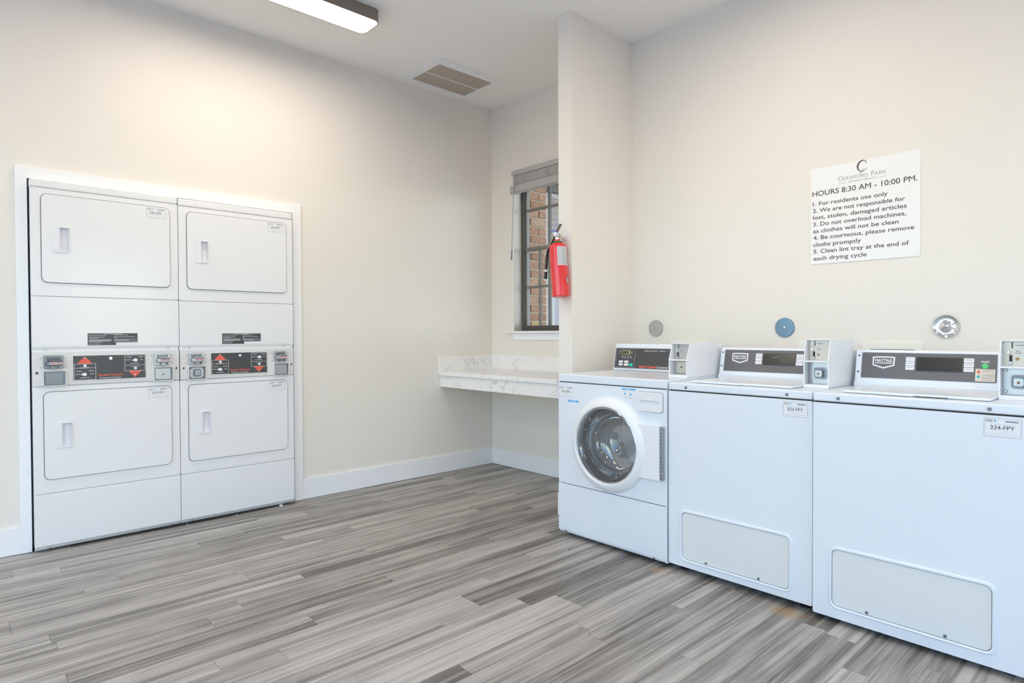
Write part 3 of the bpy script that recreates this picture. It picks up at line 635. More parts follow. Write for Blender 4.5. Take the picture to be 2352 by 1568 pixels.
        if lit:
            part('lock_housing', plate(nb(), rrect(cx - 0.024, cx + 0.02, 0.878, 0.923, 0.010, 4), -0.0135, -0.010, bev=0.001), dsteel_m, vd); part('lock_plug', plate(nb(), rrect(cx - 0.012, cx + 0.015, 0.886, 0.914, 0.005, 3), -0.019, -0.013, bev=0.002), steel_m, vd)
            for ax in (vx0 + 0.014, vx1 - 0.019):
                for az in (0.873, 0.927): part('vault_bolt', bolt(nb(), ax, az, -0.011, 0.005, 0.003), dsteel_m, vd)
            part('keyhole', lathe(nb(), [(0.004, 0.019), (0.004, 0.0198), (0, 0.0198)], (cx + 0.002, 0, 0.9), n=12), black_m, vd)
        else:
            part('lock_ring', lathe(nb(), [(0.006, 0.011), (0.006, 0.0125), (0.0035, 0.0125), (0.003, 0.0115), (0, 0.0115)], (cx - 0.003, 0, cz), n=16), chrome_m, vd)
            part('keyhole', lathe(nb(), [(0.003, 0.0118), (0, 0.0119)], (cx - 0.003, 0, cz), n=12), black_m, vd)
    for lx in (0.0195, 0.6665):
        part('panel_lock', lathe(nb(), [(0.0075, 0.004), (0.0075, 0.007), (0.005, 0.0075), (0.0045, 0.005), (0, 0.005)], (lx, 0, 0.931), n=18), chrome_m, t)
        part('keyhole', lathe(nb(), [(0.0045, 0.0052), (0, 0.0053)], (lx, 0, 0.931), n=12), black_m, t)
        for zz in (0.886, 1.007): part('screw', bolt(nb(), lx, zz, -0.004, 0.0035, 0.0015), console_m, t)
    for fx in (0.05, W_ - 0.05):
        for fy in (0.06, 0.62): part('levelling_foot', lathe(nb(), [(0.018, 0), (0.018, 0.006), (0.008, 0.008), (0.008, 0.022), (0, 0.022)], (fx, fy, 0.0), 'z', 14), dsteel_m, t)
    return t
dryer(YD0, 'white stacked coin dryer with stickers 336 and 337 and a dull dark coin vault', ('336-FPY', '337-FPY'), True)
d2 = dryer(YD0 + DW, 'white stacked coin dryer beside bare wall, square lock with four bolts on one vault', ('338-FPY', '339-FPY'), False)
d2.scale = (1, 1, 0.9972)

# ------------------------------------------------------------------ coin box on a washer
def coin_box(t, x0, x1, y0, y1, z0, zk, z1, lean, style):
    sh = nb(); wl2 = 0.004
    prof = [(y0, z0), (y0, zk), (y0 + lean, z1), (y1, z1), (y1, z0)]
    def side(xa, xb):
        a = [sh.verts.new((xa, p, q)) for p, q in prof]; b = [sh.verts.new((xb, p, q)) for p, q in prof]
        sh.faces.new(a); sh.faces.new(b[::-1])
        for i in range(5): sh.faces.new((a[i], b[i], b[(i + 1) % 5], a[(i + 1) % 5]))
    side(x0, x0 + wl2); side(x1 - wl2, x1)
    box(sh, x0 + wl2, x1 - wl2, y0 + lean, y1, z1 - wl2, z1); box(sh, x0 + wl2, x1 - wl2, y1 - wl2, y1, z0, z1 - wl2)
    box(sh, x0 + wl2, x1 - wl2, y0, y1, z0, z0 + 0.014); box(sh, x0 + wl2, x1 - wl2, y0 + 0.001, y0 + 0.05, zk - 0.006, zk)
    cb = part('coin_box', sh, plastic, t, 'white coin box standing on the deck', smooth=False)
    # upright face plate set back inside the hood, vault door below it
    yp = y0 + 0.045; hz = z1 - zk
    part('coin_plate', box(nb(), x0 + wl2, x1 - wl2, yp, yp + 0.004, zk, z1 - wl2), beige_steel if style else coin_grey, cb, smooth=False)
    xa = x0 + 0.0285
    part('coin_slot', box(nb(), xa, xa + 0.0032, yp - 0.0012, yp + 0.002, zk + hz * 0.68, zk + hz * 0.92), black_m, cb)
    part('return_button', lathe(nb(), [(0.0058, 0), (0.0058, 0.006), (0.004, 0.008), (0, 0.008)], (xa - 0.008, yp, zk + hz * 0.53), n=16), chrome_m, cb)
    part('coin_return', box(nb(), xa - 0.006, xa + 0.002, yp - 0.003, yp + 0.002, zk + hz * 0.18, zk + hz * 0.42, 0.001), black_m, cb)
    part('return_lip', lathe(nb(), [(0.006, 0), (0.005, 0.006), (0, 0.007)], (xa - 0.002, yp, zk + hz * 0.11), n=14), steel_m, cb)
    part('fine_print', bars(nb(), [(xa + 0.010, xa + 0.034, zk + hz * 0.78), (xa + 0.012, xa + 0.022, zk + hz * 0.56), (xa + 0.010, xa + 0.028, zk + hz * 0.48)], yp - 0.0006, 0.0026), greyprint, cb, smooth=False)
    if style: part('rust_mark', plate(nb(), circ(xa + 0.016, zk + hz * 0.27, 0.006, 10), yp - 0.0006, yp - 0.0002), M('rust', (0.50, 0.30, 0.14), 0.8), cb, smooth=False)
    vz0, vz1 = z0 + 0.014, zk - 0.006
    part('vault_door', box(nb(), x0 + wl2, x1 - wl2, yp, yp + 0.004, vz0, vz1, 0.001), steel_m if style else coin_grey, cb)
    cz = (vz0 + vz1) / 2 - 0.001
    if style:
        cx = x0 + 0.054
        part('lock_recess', plate(nb(), rrect(cx - 0.027, cx + 0.026, cz - 0.025, cz + 0.025, 0.010, 4), yp - 0.004, yp, [rrect(cx - 0.023, cx + 0.022, cz - 0.021, cz + 0.021, 0.008, 4)], bev=0.0015), steel_m, cb)
        part('lock_plate', plate(nb(), rrect(cx - 0.023, cx + 0.022, cz - 0.021, cz + 0.021, 0.008, 4), yp - 0.0008, yp), dsteel_m, cb)
        part('lock_plug', plate(nb(), rrect(cx - 0.019, cx + 0.011, cz - 0.017, cz + 0.014, 0.007, 4), yp - 0.016, yp, bev=0.003), steel_m, cb)
        part('keyhole', lathe(nb(), [(0.0046, 0), (0.0046, 0.0006), (0, 0.0006)], (cx - 0.004, yp - 0.016, cz - 0.002), n=12), roof_m, cb)
        for az in (vz0 + 0.012, vz1 - 0.010): part('vault_bolt', bolt(nb(), x0 + 0.0135, az, yp, 0.0058, 0.004), steel_m, cb)
    else:
        cx = x0 + 0.050
        part('lock_plate', plate(nb(), rrect(cx - 0.028, cx + 0.040, cz - 0.026, cz + 0.028, 0.003, 2), yp - 0.004, yp), beige_steel, cb)
        part('keyhole', lathe(nb(), [(0.0045, 0), (0.0045, 0.0006), (0, 0.0006)], (cx - 0.002, yp - 0.004, cz + 0.002), n=12), black_m, cb)
    return cb
def console_frame(t, x0, x1, yb, zb, yt, zt, depth=0.10):
    """wedge console; returns fn mapping (x, s) on its slanted face to local coords and its rotation matrix"""
    bm = nb(); pr = [(yb, zb), (yt, zt), (yt + 0.012, zt + 0.004), (yb + depth, zt - 0.002), (yb + depth, zb)]
    a = [bm.verts.new((x0, p, q)) for p, q in pr]; b = [bm.verts.new((x1, p, q)) for p, q in pr]
    bm.faces.new(a); bm.faces.new(b[::-1])
    for i in range(5): bm.faces.new((a[i], b[i], b[(i + 1) % 5], a[(i + 1) % 5]))
    bmesh.ops.recalc_face_normals(bm, faces=list(bm.faces))
    bmesh.ops.bevel(bm, geom=list(bm.edges), offset=0.004, segments=2, profile=0.5, affect='EDGES', clamp_overlap=True)
    c = part('console', bm, enamel, t)
    ang = math.atan2(yt - yb, zt - zb)
    mat = Matrix.Translation((0, yb, zb)) @ Matrix.Rotation(-ang, 4, 'X')
    def put(o): o.matrix_local = mat; return o
    return c, put

# ------------------------------------------------------------------ front-loading washer
def front_loader():
    x0, yf, W_ = 1.6965, -0.9832, 0.700
    t = thing('front_load_washer', 'white front loading coin washer with round glass door', 'washing machine', (x0, yf, 0))
    bm = nb()
    for a, b_ in ((0.002, 0.012), (W_ - 0.012, W_ - 0.002)): box(bm, a, b_, 0.006, 0.62, 0.022, 0.858)
    box(bm, 0.012, W_ - 0.012, 0.60, 0.62, 0.022, 0.858); box(bm, 0.012, W_ - 0.012, 0.02, 0.60, 0.022, 0.032)
    part('cabinet', bm, enamel, t, smooth=False)
    part('deck', box(nb(), 0.0, W_, -0.002, 0.62, 0.8565, 0.899, 0.006, 3), enamel, t)
    part('deck_gap', box(nb(), 0.006, W_ - 0.006, 0.004, 0.60, 0.850, 0.858), gap_m, t)  # dark box set in the seam to strengthen its shade line
    cx, cz = 0.354, 0.547
    part('front_panel', plate(nb(), rrect(0.0, W_, 0.2965, 0.8525, 0.006, 3), 0.0, 0.018, [circ(cx, cz, 0.205, 48)], bev=0.004, seg=3), enamel, t)
    part('embossed_ring', lathe(nb(), [(0.2495, 0.0), (0.248, 0.0012), (0.245, 0.002), (0.240, 0.002)], (cx, 0, cz), n=64), enamel, t)
    # lower panel with slanted foot edge
    bm = nb(); pr = [(0.0, 0.2925), (-0.001, 0.288), (-0.001, 0.040), (0.010, 0.022), (0.02, 0.022), (0.02, 0.2925)]
    a = [bm.verts.new((0.0, p, q)) for p, q in pr]; b2 = [bm.verts.new((W_, p, q)) for p, q in pr]; bm.faces.new(a); bm.faces.new(b2[::-1])
    for i in range(6): bm.faces.new((a[i], b2[i], b2[(i + 1) % 6], a[(i + 1) % 6]))
    part('lower_panel', bm, enamel, t)
    part('side_bumper', box(nb(), -0.010, 0.003, 0.02, 0.06, 0.115, 0.235, 0.003), plastic, t)
    for sx in (0.052, 0.625): part('screw', bolt(nb(), sx, 0.030, 0.003, 0.005, 0.004), dsteel_m, t)
    # door
    dr = part('door', lathe(nb(), [(0.243, 0.001), (0.243, 0.010), (0.236, 0.021), (0.222, 0.034), (0.208, 0.040), (0.200, 0.040), (0.194, 0.034), (0.191, 0.010), (0.191, 0.0)], (cx, 0, cz), n=72), plastic, t)
    part('door_rim', lathe(nb(), [(0.1915, 0.030), (0.189, 0.031), (0.186, 0.024), (0.186, -0.004)], (cx, 0, cz), n=72), chrome_m, dr)
    part('door_glass', lathe(nb(), [(0.1865, 0.016), (0.185, -0.005), (0.180, -0.035), (0.168, -0.07), (0.150, -0.098), (0.122, -0.116), (0.085, -0.121), (0.045, -0.114), (0.0, -0.108)], (cx, 0, cz), n=72), bowl_m, dr)
    part('inner_ring', lathe(nb(), [(0.191, 0.006), (0.192, -0.06), (0.20, -0.075)], (cx, 0, cz), n=64), gasket_m, dr)
    part('drum', lathe(nb(), [(0.20, -0.06), (0.245, -0.085), (0.25, -0.12), (0.25, -0.44), (0.2, -0.46), (0, -0.45)], (cx, 0, cz), n=64), drum_m, t)
    hg = part('hinge_plate', plate(nb(), [(cx + 0.18, cz + 0.131), (0.672, cz + 0.131), (0.672, cz - 0.131), (cx + 0.18, cz - 0.131)], -0.022, -0.0005, [], bev=0.003), plastic, dr)
    hs = part('piano_hinge', box(nb(), 0.673, 0.687, -0.018, -0.0005, cz - 0.128, cz + 0.128, 0.001), steel_m, t)
    for k in range(15): part('hinge_knuckle', tube(nb(), [(0.681, -0.0185, cz - 0.122 + k * 0.0168), (0.681, -0.0185, cz - 0.1135 + k * 0.0168)], 0.0042, 8), dsteel_m, hs)
    # soap drawer
    part('drawer_gap', plate(nb(), rrect(0.536, 0.680, 0.740, 0.838, 0.010, 4), -0.001, 0.0005), seal_m, t)
    so = part('soap_drawer', plate(nb(), rrect(0.538, 0.678, 0.742, 0.836, 0.009, 4), -0.012, -0.0008, [rrect(0.552, 0.662, 0.768, 0.795, 0.006, 3)], bev=0.004, seg=3), plastic, t)
    part('drawer_pull', box(nb(), 0.553, 0.661, -0.0035, -0.001, 0.768, 0.795), lid_plas, so)
    sticker(t, 0.006, 0.106, 0.774, 0.832, 0.0, '545-GFD')
    b1 = part('notice_strip', plate(nb(), rrect(0.072, 0.145, 0.748, 0.758), -0.0006, 0.0), blueprint, t, 'small bright blue strip sticker')
    bb_ = nb(); text(bb_, 'NOTICE', 0.090, 0.7505, -0.0009, 0.038, 0.0055, 0.01); tprint('lettering', bb_, paper_m, b1)
    b2 = part('care_sticker', plate(nb(), rrect(0.437, 0.520, 0.793, 0.8455, 0.002, 2), -0.0006, 0.0), paper_m, t, 'white care sticker with blue bar')
    part('blue_bar', bars(nb(), [(0.437, 0.520, 0.838)], -0.0009, 0.0075), blueprint, b2, smooth=False)
    for pg in ((0.484, 0.496, 0.812), (0.450, 0.462, 0.814)): part('blue_pictogram', bars(nb(), [pg], -0.0009, 0.008), blueprint, b2, smooth=False)
    bb_ = nb(); text(bb_, 'NOTICE', 0.462, 0.8395, -0.0011, 0.03, 0.005, 0.01); tprint('lettering', bb_, paper_m, b2)
    part('fine_print', bars(nb(), [(0.441, 0.515, 0.833), (0.445, 0.512, 0.828), (0.441, 0.516, 0.805), (0.444, 0.512, 0.800), (0.450, 0.506, 0.796)], -0.0009, 0.0012), paleprint, b2, smooth=False)
    # console
    cons, put = console_frame(t, 0.004, W_ - 0.004, 0.483, 0.9005, 0.511, 1.055, 0.12)
    put(part('panel_bezel', frame_panel(nb(), 0.012, 0.60, 0.012, 0.135, 0.004, -0.003, 0.003, 0.003), steel_m, t))
    cp = put(part('control_panel', plate(nb(), rrect(0.015, 0.597, 0.015, 0.132, 0.003, 2), -0.0025, 0.001), dark_m, t, 'dark control panel with small display'))
    yy = -0.0031
    q = frame_panel(nb(), 0.024, 0.159, 0.020, 0.125, 0.003, yy, 0.0018); part('key_frame', q, greyprint, cp, smooth=False)
    part('display', plate(nb(), rrect(0.059, 0.121, 0.094, 0.119, 0.003, 2), -0.0045, -0.002, bev=0.001), lcdgreen, cp)
    part('display_window', plate(nb(), rrect(0.064, 0.110, 0.098, 0.115), -0.0049, -0.0044), lcd_m, cp)
    dg = nb(); text(dg, '1.25', 0.074, 0.1005, -0.0053, 0.028, 0.011, 0.0); tprint('display_digits', dg, lcdgreen, cp)
    part('round_key', lathe(nb(), [(0.006, 0.0), (0.006, 0.006), (0, 0.0065)], (0.134, 0, 0.108), n=16), greyprint, cp)
    for i in range(2):
        for j in range(2): part('select_key', plate(nb(), rrect(0.044 + i * 0.040, 0.076 + i * 0.040, 0.027 + j * 0.017, 0.041 + j * 0.017, 0.006, 3), -0.006, -0.002, bev=0.001), whiteprint, cp)
    part('start_key', plate(nb(), rrect(0.119, 0.149, 0.026, 0.042, 0.004, 3), -0.006, -0.002, bev=0.001), aqua_m, cp)
    wb = nb(); text(wb, 'PERMANENT  PRESS  •', 0.222, 0.116, yy, 0.158, 0.006, 0.004); tprint('fabric_lettering', wb, whiteprint, cp)
    wb = nb(); text(wb, 'Commercial Washer', 0.315, 0.0195, yy, 0.125, 0.0115, 0.018); tprint('white_lettering', wb, whiteprint, cp)
    wb = nb(); bars(wb, [(0.063 + k * 0.02, 0.072 + k * 0.02, z) for k in range(4) for z in (0.074, 0.082)] + [(0.040, 0.050, 0.11), (0.042, 0.049, 0.10)], yy, 0.003); o = tprint('key_print', wb, whiteprint, cp); o['kind'] = 'stuff'
    rb = nb(); text(rb, 'Speed Queen', 0.193, 0.0195, yy, 0.116, 0.014, 0.03, 0.12); tprint('red_lettering', rb, redprint, cp)
    coin_box(t, 0.5945, 0.6985, 0.178, 0.482, 0.8995, 0.990, 1.0715, 0.030, False)
    for fx in (0.05, W_ - 0.05):
        for fy in (0.06, 0.56): part('levelling_foot', lathe(nb(), [(0.02, 0), (0.02, 0.008), (0.009, 0.01), (0.009, 0.024), (0, 0.024)], (fx, fy, 0.0), 'z', 14), rubber_m, t)
    return t
front_loader()

# ------------------------------------------------------------------ top-loading washers
def top_loader(x0, yf, label, code, lcd_text, extra_lean, zb):
    W_ = 0.6575
    t = thing('top_load_washer', label, 'washing machine', (x0, yf, 0), 0, 'top loading coin washers along the wall')
    # cabinet with a pressed rim around the access panel
    part('cabinet', box(nb(), 0.002, W_ - 0.002, 0.016, 0.62, zb, 0.852), enamel, t)
    rim_o, rim_i = rrect(0.061, 0.580, 0.060, 0.302, 0.030, 6), rrect(0.0705, 0.5665, 0.070, 0.2885, 0.022, 6)
    part('front_panel', plate(nb(), rrect(0.0, W_, zb, 0.8505, 0.006, 3), 0.0, 0.018, [rim_i], bev=0.006, seg=3), enamel, t)
    part('pressed_rim', plate(nb(), rim_o, -0.005, 0.001, [rim_i], bev=0.0045, seg=3), enamel, t)
    ap = part('access_panel', plate(nb(), rrect(0.072, 0.565, 0.0715, 0.287, 0.021, 6), 0.001, 0.016, bev=0.002), panel_m, t, 'pale grey access panel')
    part('panel_gap', box(nb(), 0.068, 0.569, 0.0145, 0.0155, 0.067, 0.291), seal_m, t)
    for sx in (0.194, 0.438): part('screw', bolt(nb(), sx, 0.0805, 0.001, 0.0055, 0.004), dsteel_m, ap)
    part('deck', box(nb(), 0.0, W_, -0.002, 0.62, 0.8555, 0.8885, 0.006, 3), enamel, t)
    part('deck_gap', box(nb(), 0.006, W_ - 0.006, 0.004, 0.60, 0.848, 0.857), gap_m, t)  # dark filler painting the shade under the deck edge
    for sx in (0.093, 0.557): part('deck_screw', bolt(nb(), sx, 0.8705, -0.002, 0.0062, 0.004), dsteel_m, t)
    lid = part('lid', box(nb(), 0.085, 0.550, 0.062, 0.440, 0.8895, 0.8995, 0.004, 2), enamel, t)
    part('lid_pull', box(nb(), 0.225, 0.325, 0.050, 0.064, 0.8900, 0.8965, 0.003, 2), enamel, lid)
    for hx in (0.10, 0.53): part('hinge_pin', tube(nb(), [(hx, 0.437, 0.8935), (hx, 0.446, 0.8935)], 0.003, 8), black_m, lid)
    if code == '334-FPY': part('worn_edge', box(nb(), 0.33, 0.43, 0.0612, 0.0625, 0.8897, 0.8917), black_m, lid, 'chipped black strip on the lid edge')
    sticker(t, 0.541, 0.639, 0.7815, 0.843, 0.0, code)
    yb, yt = 0.450 - extra_lean, 0.481 - extra_lean
    cons, put = console_frame(t, 0.008, W_ - 0.006, yb, 0.8965, yt, 1.043, 0.11)
    part('console_base', box(nb(), 0.007, W_ - 0.005, yb - 0.004, yb + 0.10, 0.8880, 0.9085, 0.003), enamel, t)
    cp = put(part('control_panel', plate(nb(), rrect(0.033, 0.505, 0.0305, 0.1410, 0.003, 2), -0.0018, 0.001), maytag_m, t, 'slate grey control panel with shield badge'))
    for s_ in (0.056, 0.127): put(part('console_screw', bolt(nb(), 0.0205, s_, 0.0, 0.0045, 0.0025), dsteel_m, t))
    yy = -0.0024
    def shield(d): return [(0.075 + d, 0.1225 - d), (0.090, 0.1245 - d), (0.118, 0.1250 - d), (0.146, 0.1245 - d), (0.161 - d, 0.1225 - d), (0.1595 - d, 0.085 + d * .7), (0.118, 0.0715 + d * 1.15), (0.0765 + d, 0.085 + d * .7)]
    bdg = part('badge', plate(nb(), shield(0.0), -0.0034, -0.0015), whiteprint, cp, 'white shield badge')
    part('badge_field', plate(nb(), shield(0.0058), -0.0038, -0.0030), maytag_m, cp)
    lb = nb(); text(lb, 'MAYTAG', 0.0865, 0.1005, -0.0043, 0.0635, 0.0125, 0.035)
    part('badge_line', bars(nb(), [(0.0865, 0.150, 0.0935)], -0.0043, 0.0035), whiteprint, cp, smooth=False)
    tprint('lettering', lb, whiteprint, cp)
    for kx in (0.2005, 0.4005):
        for i, s_ in enumerate((0.1075, 0.0890, 0.0705)):
            ky = part('select_key', plate(nb(), rrect(kx, kx + 0.032, s_, s_ + 0.0165, 0.001, 2), -0.0034, -0.0015), paper_m, cp)
            part('key_print', bars(nb(), [(kx + 0.004, kx + 0.028, s_ + 0.0085)], -0.0038, 0.0022), greyprint, cp, smooth=False)
    part('display_bezel', frame_panel(nb(), 0.238, 0.397, 0.0655, 0.126, 0.003, -0.0034, 0.003, 0.002), dark_m, cp)
    part('display', plate(nb(), rrect(0.241, 0.394, 0.0685, 0.123), -0.0026, -0.0015), lcd_m, cp)
    if lcd_text:
        q = nb(); text(q, lcd_text, 0.327, 0.083, -0.003, 0.022, 0.014, -0.01); tprint('display_digits', q, lcdglow, cp)
        q = nb(); bars(q, [(0.283, 0.302, 0.104), (0.305, 0.318, 0.1075)], -0.003, 0.0018); part('display_print', q, greyprint, cp, smooth=False)
    q = nb(); text(q, 'START', 0.455, 0.1075, yy, 0.027, 0.0075, 0.03); tprint('start_lettering', q, whiteprint, cp)
    part('start_button', lathe(nb(), [(0.0105, 0.001), (0.0105, 0.005), (0.008, 0.007), (0, 0.0072)], (0.4685, 0, 0.0945), n=24), green_m, cp)
    ls = part('lock_sticker', plate(nb(), rrect(0.4385, 0.5005, 0.0345, 0.0835, 0.001, 2), -0.0026, -0.0015), cream_m, cp, 'cream sticker with red and teal padlocks')
    for (lx, lz, lm) in ((0.4485, 0.0665, redprint), (0.4485, 0.0480, tealprint)):
        q = nb(); bars(q, [(lx - 0.005, lx + 0.005, lz)], -0.0030, 0.008); plate(q, circ(lx, lz + 0.0095, 0.0042, 12), -0.0030, -0.0028, [circ(lx, lz + 0.0095, 0.0028, 12)]); part('padlock', q, lm, cp, smooth=False)
    part('fine_print', bars(nb(), [(0.459, 0.495, 0.077), (0.459, 0.483, 0.073), (0.459, 0.496, 0.0600), (0.459, 0.496, 0.056), (0.459, 0.496, 0.050), (0.459, 0.488, 0.046), (0.459, 0.492, 0.040)], -0.0030, 0.0010), greyprint, cp, smooth=False)
    coin_box(t, 0.5520, 0.6540, 0.173, 0.47, 0.8890, 1.0035, 1.0940, 0.024, True)
    for fx in (0.05, W_ - 0.05):
        for fy in (0.06, 0.56): part('levelling_foot', lathe(nb(), [(0.02, 0), (0.02, 0.008), (0.009, 0.01), (0.009, zb + 0.002), (0, zb + 0.002)], (fx, fy, 0.0), 'z', 14), rubber_m, t)
    return t
top_loader(2.4055, -0.9817, 'white top loading coin washer with sticker 333 beside the front loader', '333-FPY', '25', 0.0, 0.033)
top_loader(3.0710, -0.9973, 'white top loading coin washer with sticker 334 and worn lid edge', '334-FPY', None, 0.024, 0.022)

# ------------------------------------------------------------------ wall notice
t = thing('notice_sign', 'white square notice with laundry hours and rules on the wall', 'sign', (2.7135, YR, 1.4815))
sw, sh_ = 0.501, 0.502
bd_ = part('board', box(nb(), 0, sw, -0.004, -0.0002, 0, sh_, 0.0008, 1), sign_m, t)
lines = [('HOURS 8:30 AM - 10:00 PM.', 1.8385, 3.201, 0.0265, 2.723, 0.011), ('1. For residents use only', 1.7885, 3.076, 0.0205, 2.725, 0.014), ('2. We are not responsible for', 1.753, 3.150, 0.0205, 2.7255, 0.014), ('lost, stolen, damaged articles', 1.7175, 3.157, 0.0205, 2.726, 0.014), ('3. Do not overload machines,', 1.682, 3.155, 0.0205, 2.7265, 0.014), ('as clothes will not be clean', 1.6465, 3.123, 0.0205, 2.727, 0.014), ('4. Be courteous, please remove', 1.611, 3.189, 0.0205, 2.7275, 0.014), ('cloths promptly', 1.5745, 2.958, 0.0205, 2.728, 0.014), ('5. Clean lint tray at the end of', 1.539, 3.167, 0.0205, 2.7285, 0.014), ('each drying cycle', 1.502, 2.984, 0.0205, 2.729, 0.014)]
for body, z, x1, cap, xl, bold in lines:
    q = nb(); text(q, body, xl - 2.7135, z - 1.4815, -0.0044, x1 - xl, cap, bold); tprint('lettering', q, taupeink, bd_)
q = nb(); o_ = 2.7135
for s_, xa, xb, cap in (('C', 2.849, 2.868, 0.0225), ('RAWFORD', 2.871, 2.990, 0.017), ('P', 3.003, 3.016, 0.0225), ('ARK', 3.018, 3.070, 0.017)): text(q, s_, xa - o_, 1.8985 - 1.4815, -0.0044, xb - xa, cap, -0.008)
text(q, 'APARTMENTS', 2.898 - o_, 1.8815 - 1.4815, -0.0044, 0.126, 0.0095, -0.014); bars(q, [(2.851 - o_, 2.889 - o_, 1.8845 - 1.4815), (3.030 - o_, 3.071 - o_, 1.8845 - 1.4815)], -0.0044, 0.0014)
tprint('estate_name', q, lightink, bd_)
# curled C emblem with a leaf
q = nb(); pts_o, pts_i = [], []
for i in range(25):
    a = R(55 + i * 9.0); tw = 0.0035 * math.sin(math.pi * min(1, i / 22)) + 0.0008
    ox, oz = 2.966 - o_ + 0.0245 * math.cos(a), 1.954 - 1.4815 + 0.0275 * math.sin(a)
    pts_o.append((ox + tw * math.cos(a), oz + tw * math.sin(a))); pts_i.append((ox - tw * math.cos(a), oz - tw * math.sin(a)))
for i in range(24):
    vs = [q.verts.new((p[0], -0.0044, p[1])) for p in (pts_o[i], pts_o[i + 1], pts_i[i + 1], pts_i[i])]; q.faces.new(vs)
plate(q, circ(2.979 - o_, 1.9715 - 1.4815, 0.0035, 10), -0.0044, -0.0042)
for i in range(14):
    a0, a1 = i / 14, (i + 1) / 14
    def lf(u): return (2.952 - o_ + 0.034 * u, 1.9265 - 1.4815 + 0.009 * u + 0.006 * math.sin(math.pi * u))
    p, r_ = lf(a0), lf(a1); vs = [q.verts.new((xx, -0.0044, zz)) for xx, zz in ((p[0], p[1]), (r_[0], r_[1]), (r_[0], r_[1] + 0.0014), (p[0], p[1] + 0.0014))]; q.faces.new(vs)
for (lx, lz, lr) in ((2.953, 1.921, 0.0026), (2.960, 1.9265, 0.0034), (2.968, 1.930, 0.0030), (2.975, 1.932, 0.0022)): plate(q, circ(lx - o_, lz - 1.4815, lr, 10), -0.0044, -0.0042)
tprint('emblem', q, inkprint, bd_)

# ------------------------------------------------------------------ round clean-out covers and outlet boxes on the wall
t = thing('cleanout_cover', 'flat brushed steel round cover on the wall beside the stub wall', 'cover', (1.746, YR, 1.153), 0, 'round clean-out covers above the washers')
part('disc', lathe(nb(), [(0.053, 0.0), (0.053, 0.006), (0.0515, 0.008), (0.0, 0.0085)], n=48), brushed_m, t)
part('paint_mark', plate(nb(), rrect(-0.046, -0.038, 0.008, 0.024, 0.003), -0.0086, -0.0078), M('green_mark', (0.16, 0.42, 0.34), 0.6), t, 'small green paint mark')
part('screw', bolt(nb(), 0, 0, -0.0082, 0.006, 0.003), steel_m, t)
t = thing('cleanout_cover', 'flat glossy blue grey round cover on the wall', 'cover', (2.577, YR, 1.1495), 0, 'round clean-out covers above the washers')
part('disc', lathe(nb(), [(0.053, 0.0), (0.053, 0.005), (0.051, 0.0075), (0.0, 0.008)], n=48), bluerefl_m, t)
part('screw', bolt(nb(), 0, 0, -0.0078, 0.006, 0.003), chrome_m, t)
t = thing('cleanout_cover', 'dished mirror chrome round cover on the wall below the notice', 'cover', (3.317, YR, 1.1485), 0, 'round clean-out covers above the washers')
part('disc', lathe(nb(), [(0.052, 0.0), (0.0525, 0.006), (0.050, 0.010), (0.046, 0.008), (0.041, 0.004), (0.030, 0.0035), (0.018, 0.007), (0.011, 0.011), (0.0, 0.0115)], n=64), chrome_m, t)
q = nb()
for s_ in (-1, 1):
    pts = [(0.012 + 0.03 * u, -0.0095 + 0.004 * u, s_ * (0.002 + 0.024 * u * u)) for u in [i / 8 for i in range(9)]]; tube(q, pts, [0.0035 - 0.0018 * i / 8 for i in range(9)], 8)
part('pressed_fold', q, chrome_m, t); part('screw', bolt(nb(), 0, 0, -0.011, 0.0075, 0.004), steel_m, t)
def outlet_box(x, label, slot):
    t = thing('washer_outlet_box', label, 'outlet box', (x, YR, 0.86), 0, 'recessed washer supply boxes behind the consoles')
    part('face_frame', plate(nb(), rrect(0, 0.260, 0, 0.2135, 0.004, 3), -0.008, -0.0003, [rrect(0.034, 0.226, 0.03, 0.1785)], bev=0.002), outlet_m, t)
    part('box_back', box(nb(), 0.034, 0.226, -0.0015, -0.0004, 0.03, 0.1785), gap_m, t)
    for dx in (0.08, 0.17): part('hose_valve', lathe(nb(), [(0.012, 0.001), (0.012, 0.02), (0.008, 0.022), (0.008, 0.03), (0, 0.03)], (dx, 0, 0.06), n=16), beige_steel, t)
outlet_box(1.848, 'cream plastic supply box behind the front loading washer', 0)
outlet_box(2.655, 'cream plastic supply box behind the 333 washer coin box', 0)
outlet_box(2.967, 'cream plastic supply box between the two top loading washers', 1)

# ------------------------------------------------------------------ fire extinguisher on the stub wall
t = thing('extinguisher_bracket', 'white hook plate holding the fire extinguisher on the stub wall', 'bracket', (1.505, YP, 1.66))
part('hook_plate', box(nb(), -0.028, 0.034, -0.004, -0.0003, 0.022, 0.062, 0.0015), trim_m, t)
part('hook_arm', box(nb(), -0.010, 0.012, -0.016, -0.003, 0.030, 0.034, 0.001), trim_m, t)
part('plate_screw', bolt(nb(), 0.015, 0.052, -0.004, 0.003, 0.002), steel_m, t)
ex = thing('fire_extinguisher', 'red fire extinguisher hanging tilted on the end of the stub wall', 'fire extinguisher', (1.524, -0.7755, 1.342))
ex.rotation_euler = (0, R(-4.55), 0)
r0 = 0.0520
part('cylinder', lathe(nb(), [(0, 0.006), (0.04, 0.003), (r0 - 0.004, 0.0), (r0, 0.006), (r0, 0.296), (r0 - 0.002, 0.305), (r0 - 0.009, 0.315), (0.034, 0.322), (0.022, 0.327), (0.020, 0.338), (0, 0.338)], axis='z', n=56), red_m, ex)
part('neck_ring', lathe(nb(), [(0.020, 0.325), (0.029, 0.326), (0.0305, 0.330), (0.027, 0.334), (0.020, 0.334)], axis='z', n=32), greenring, ex)
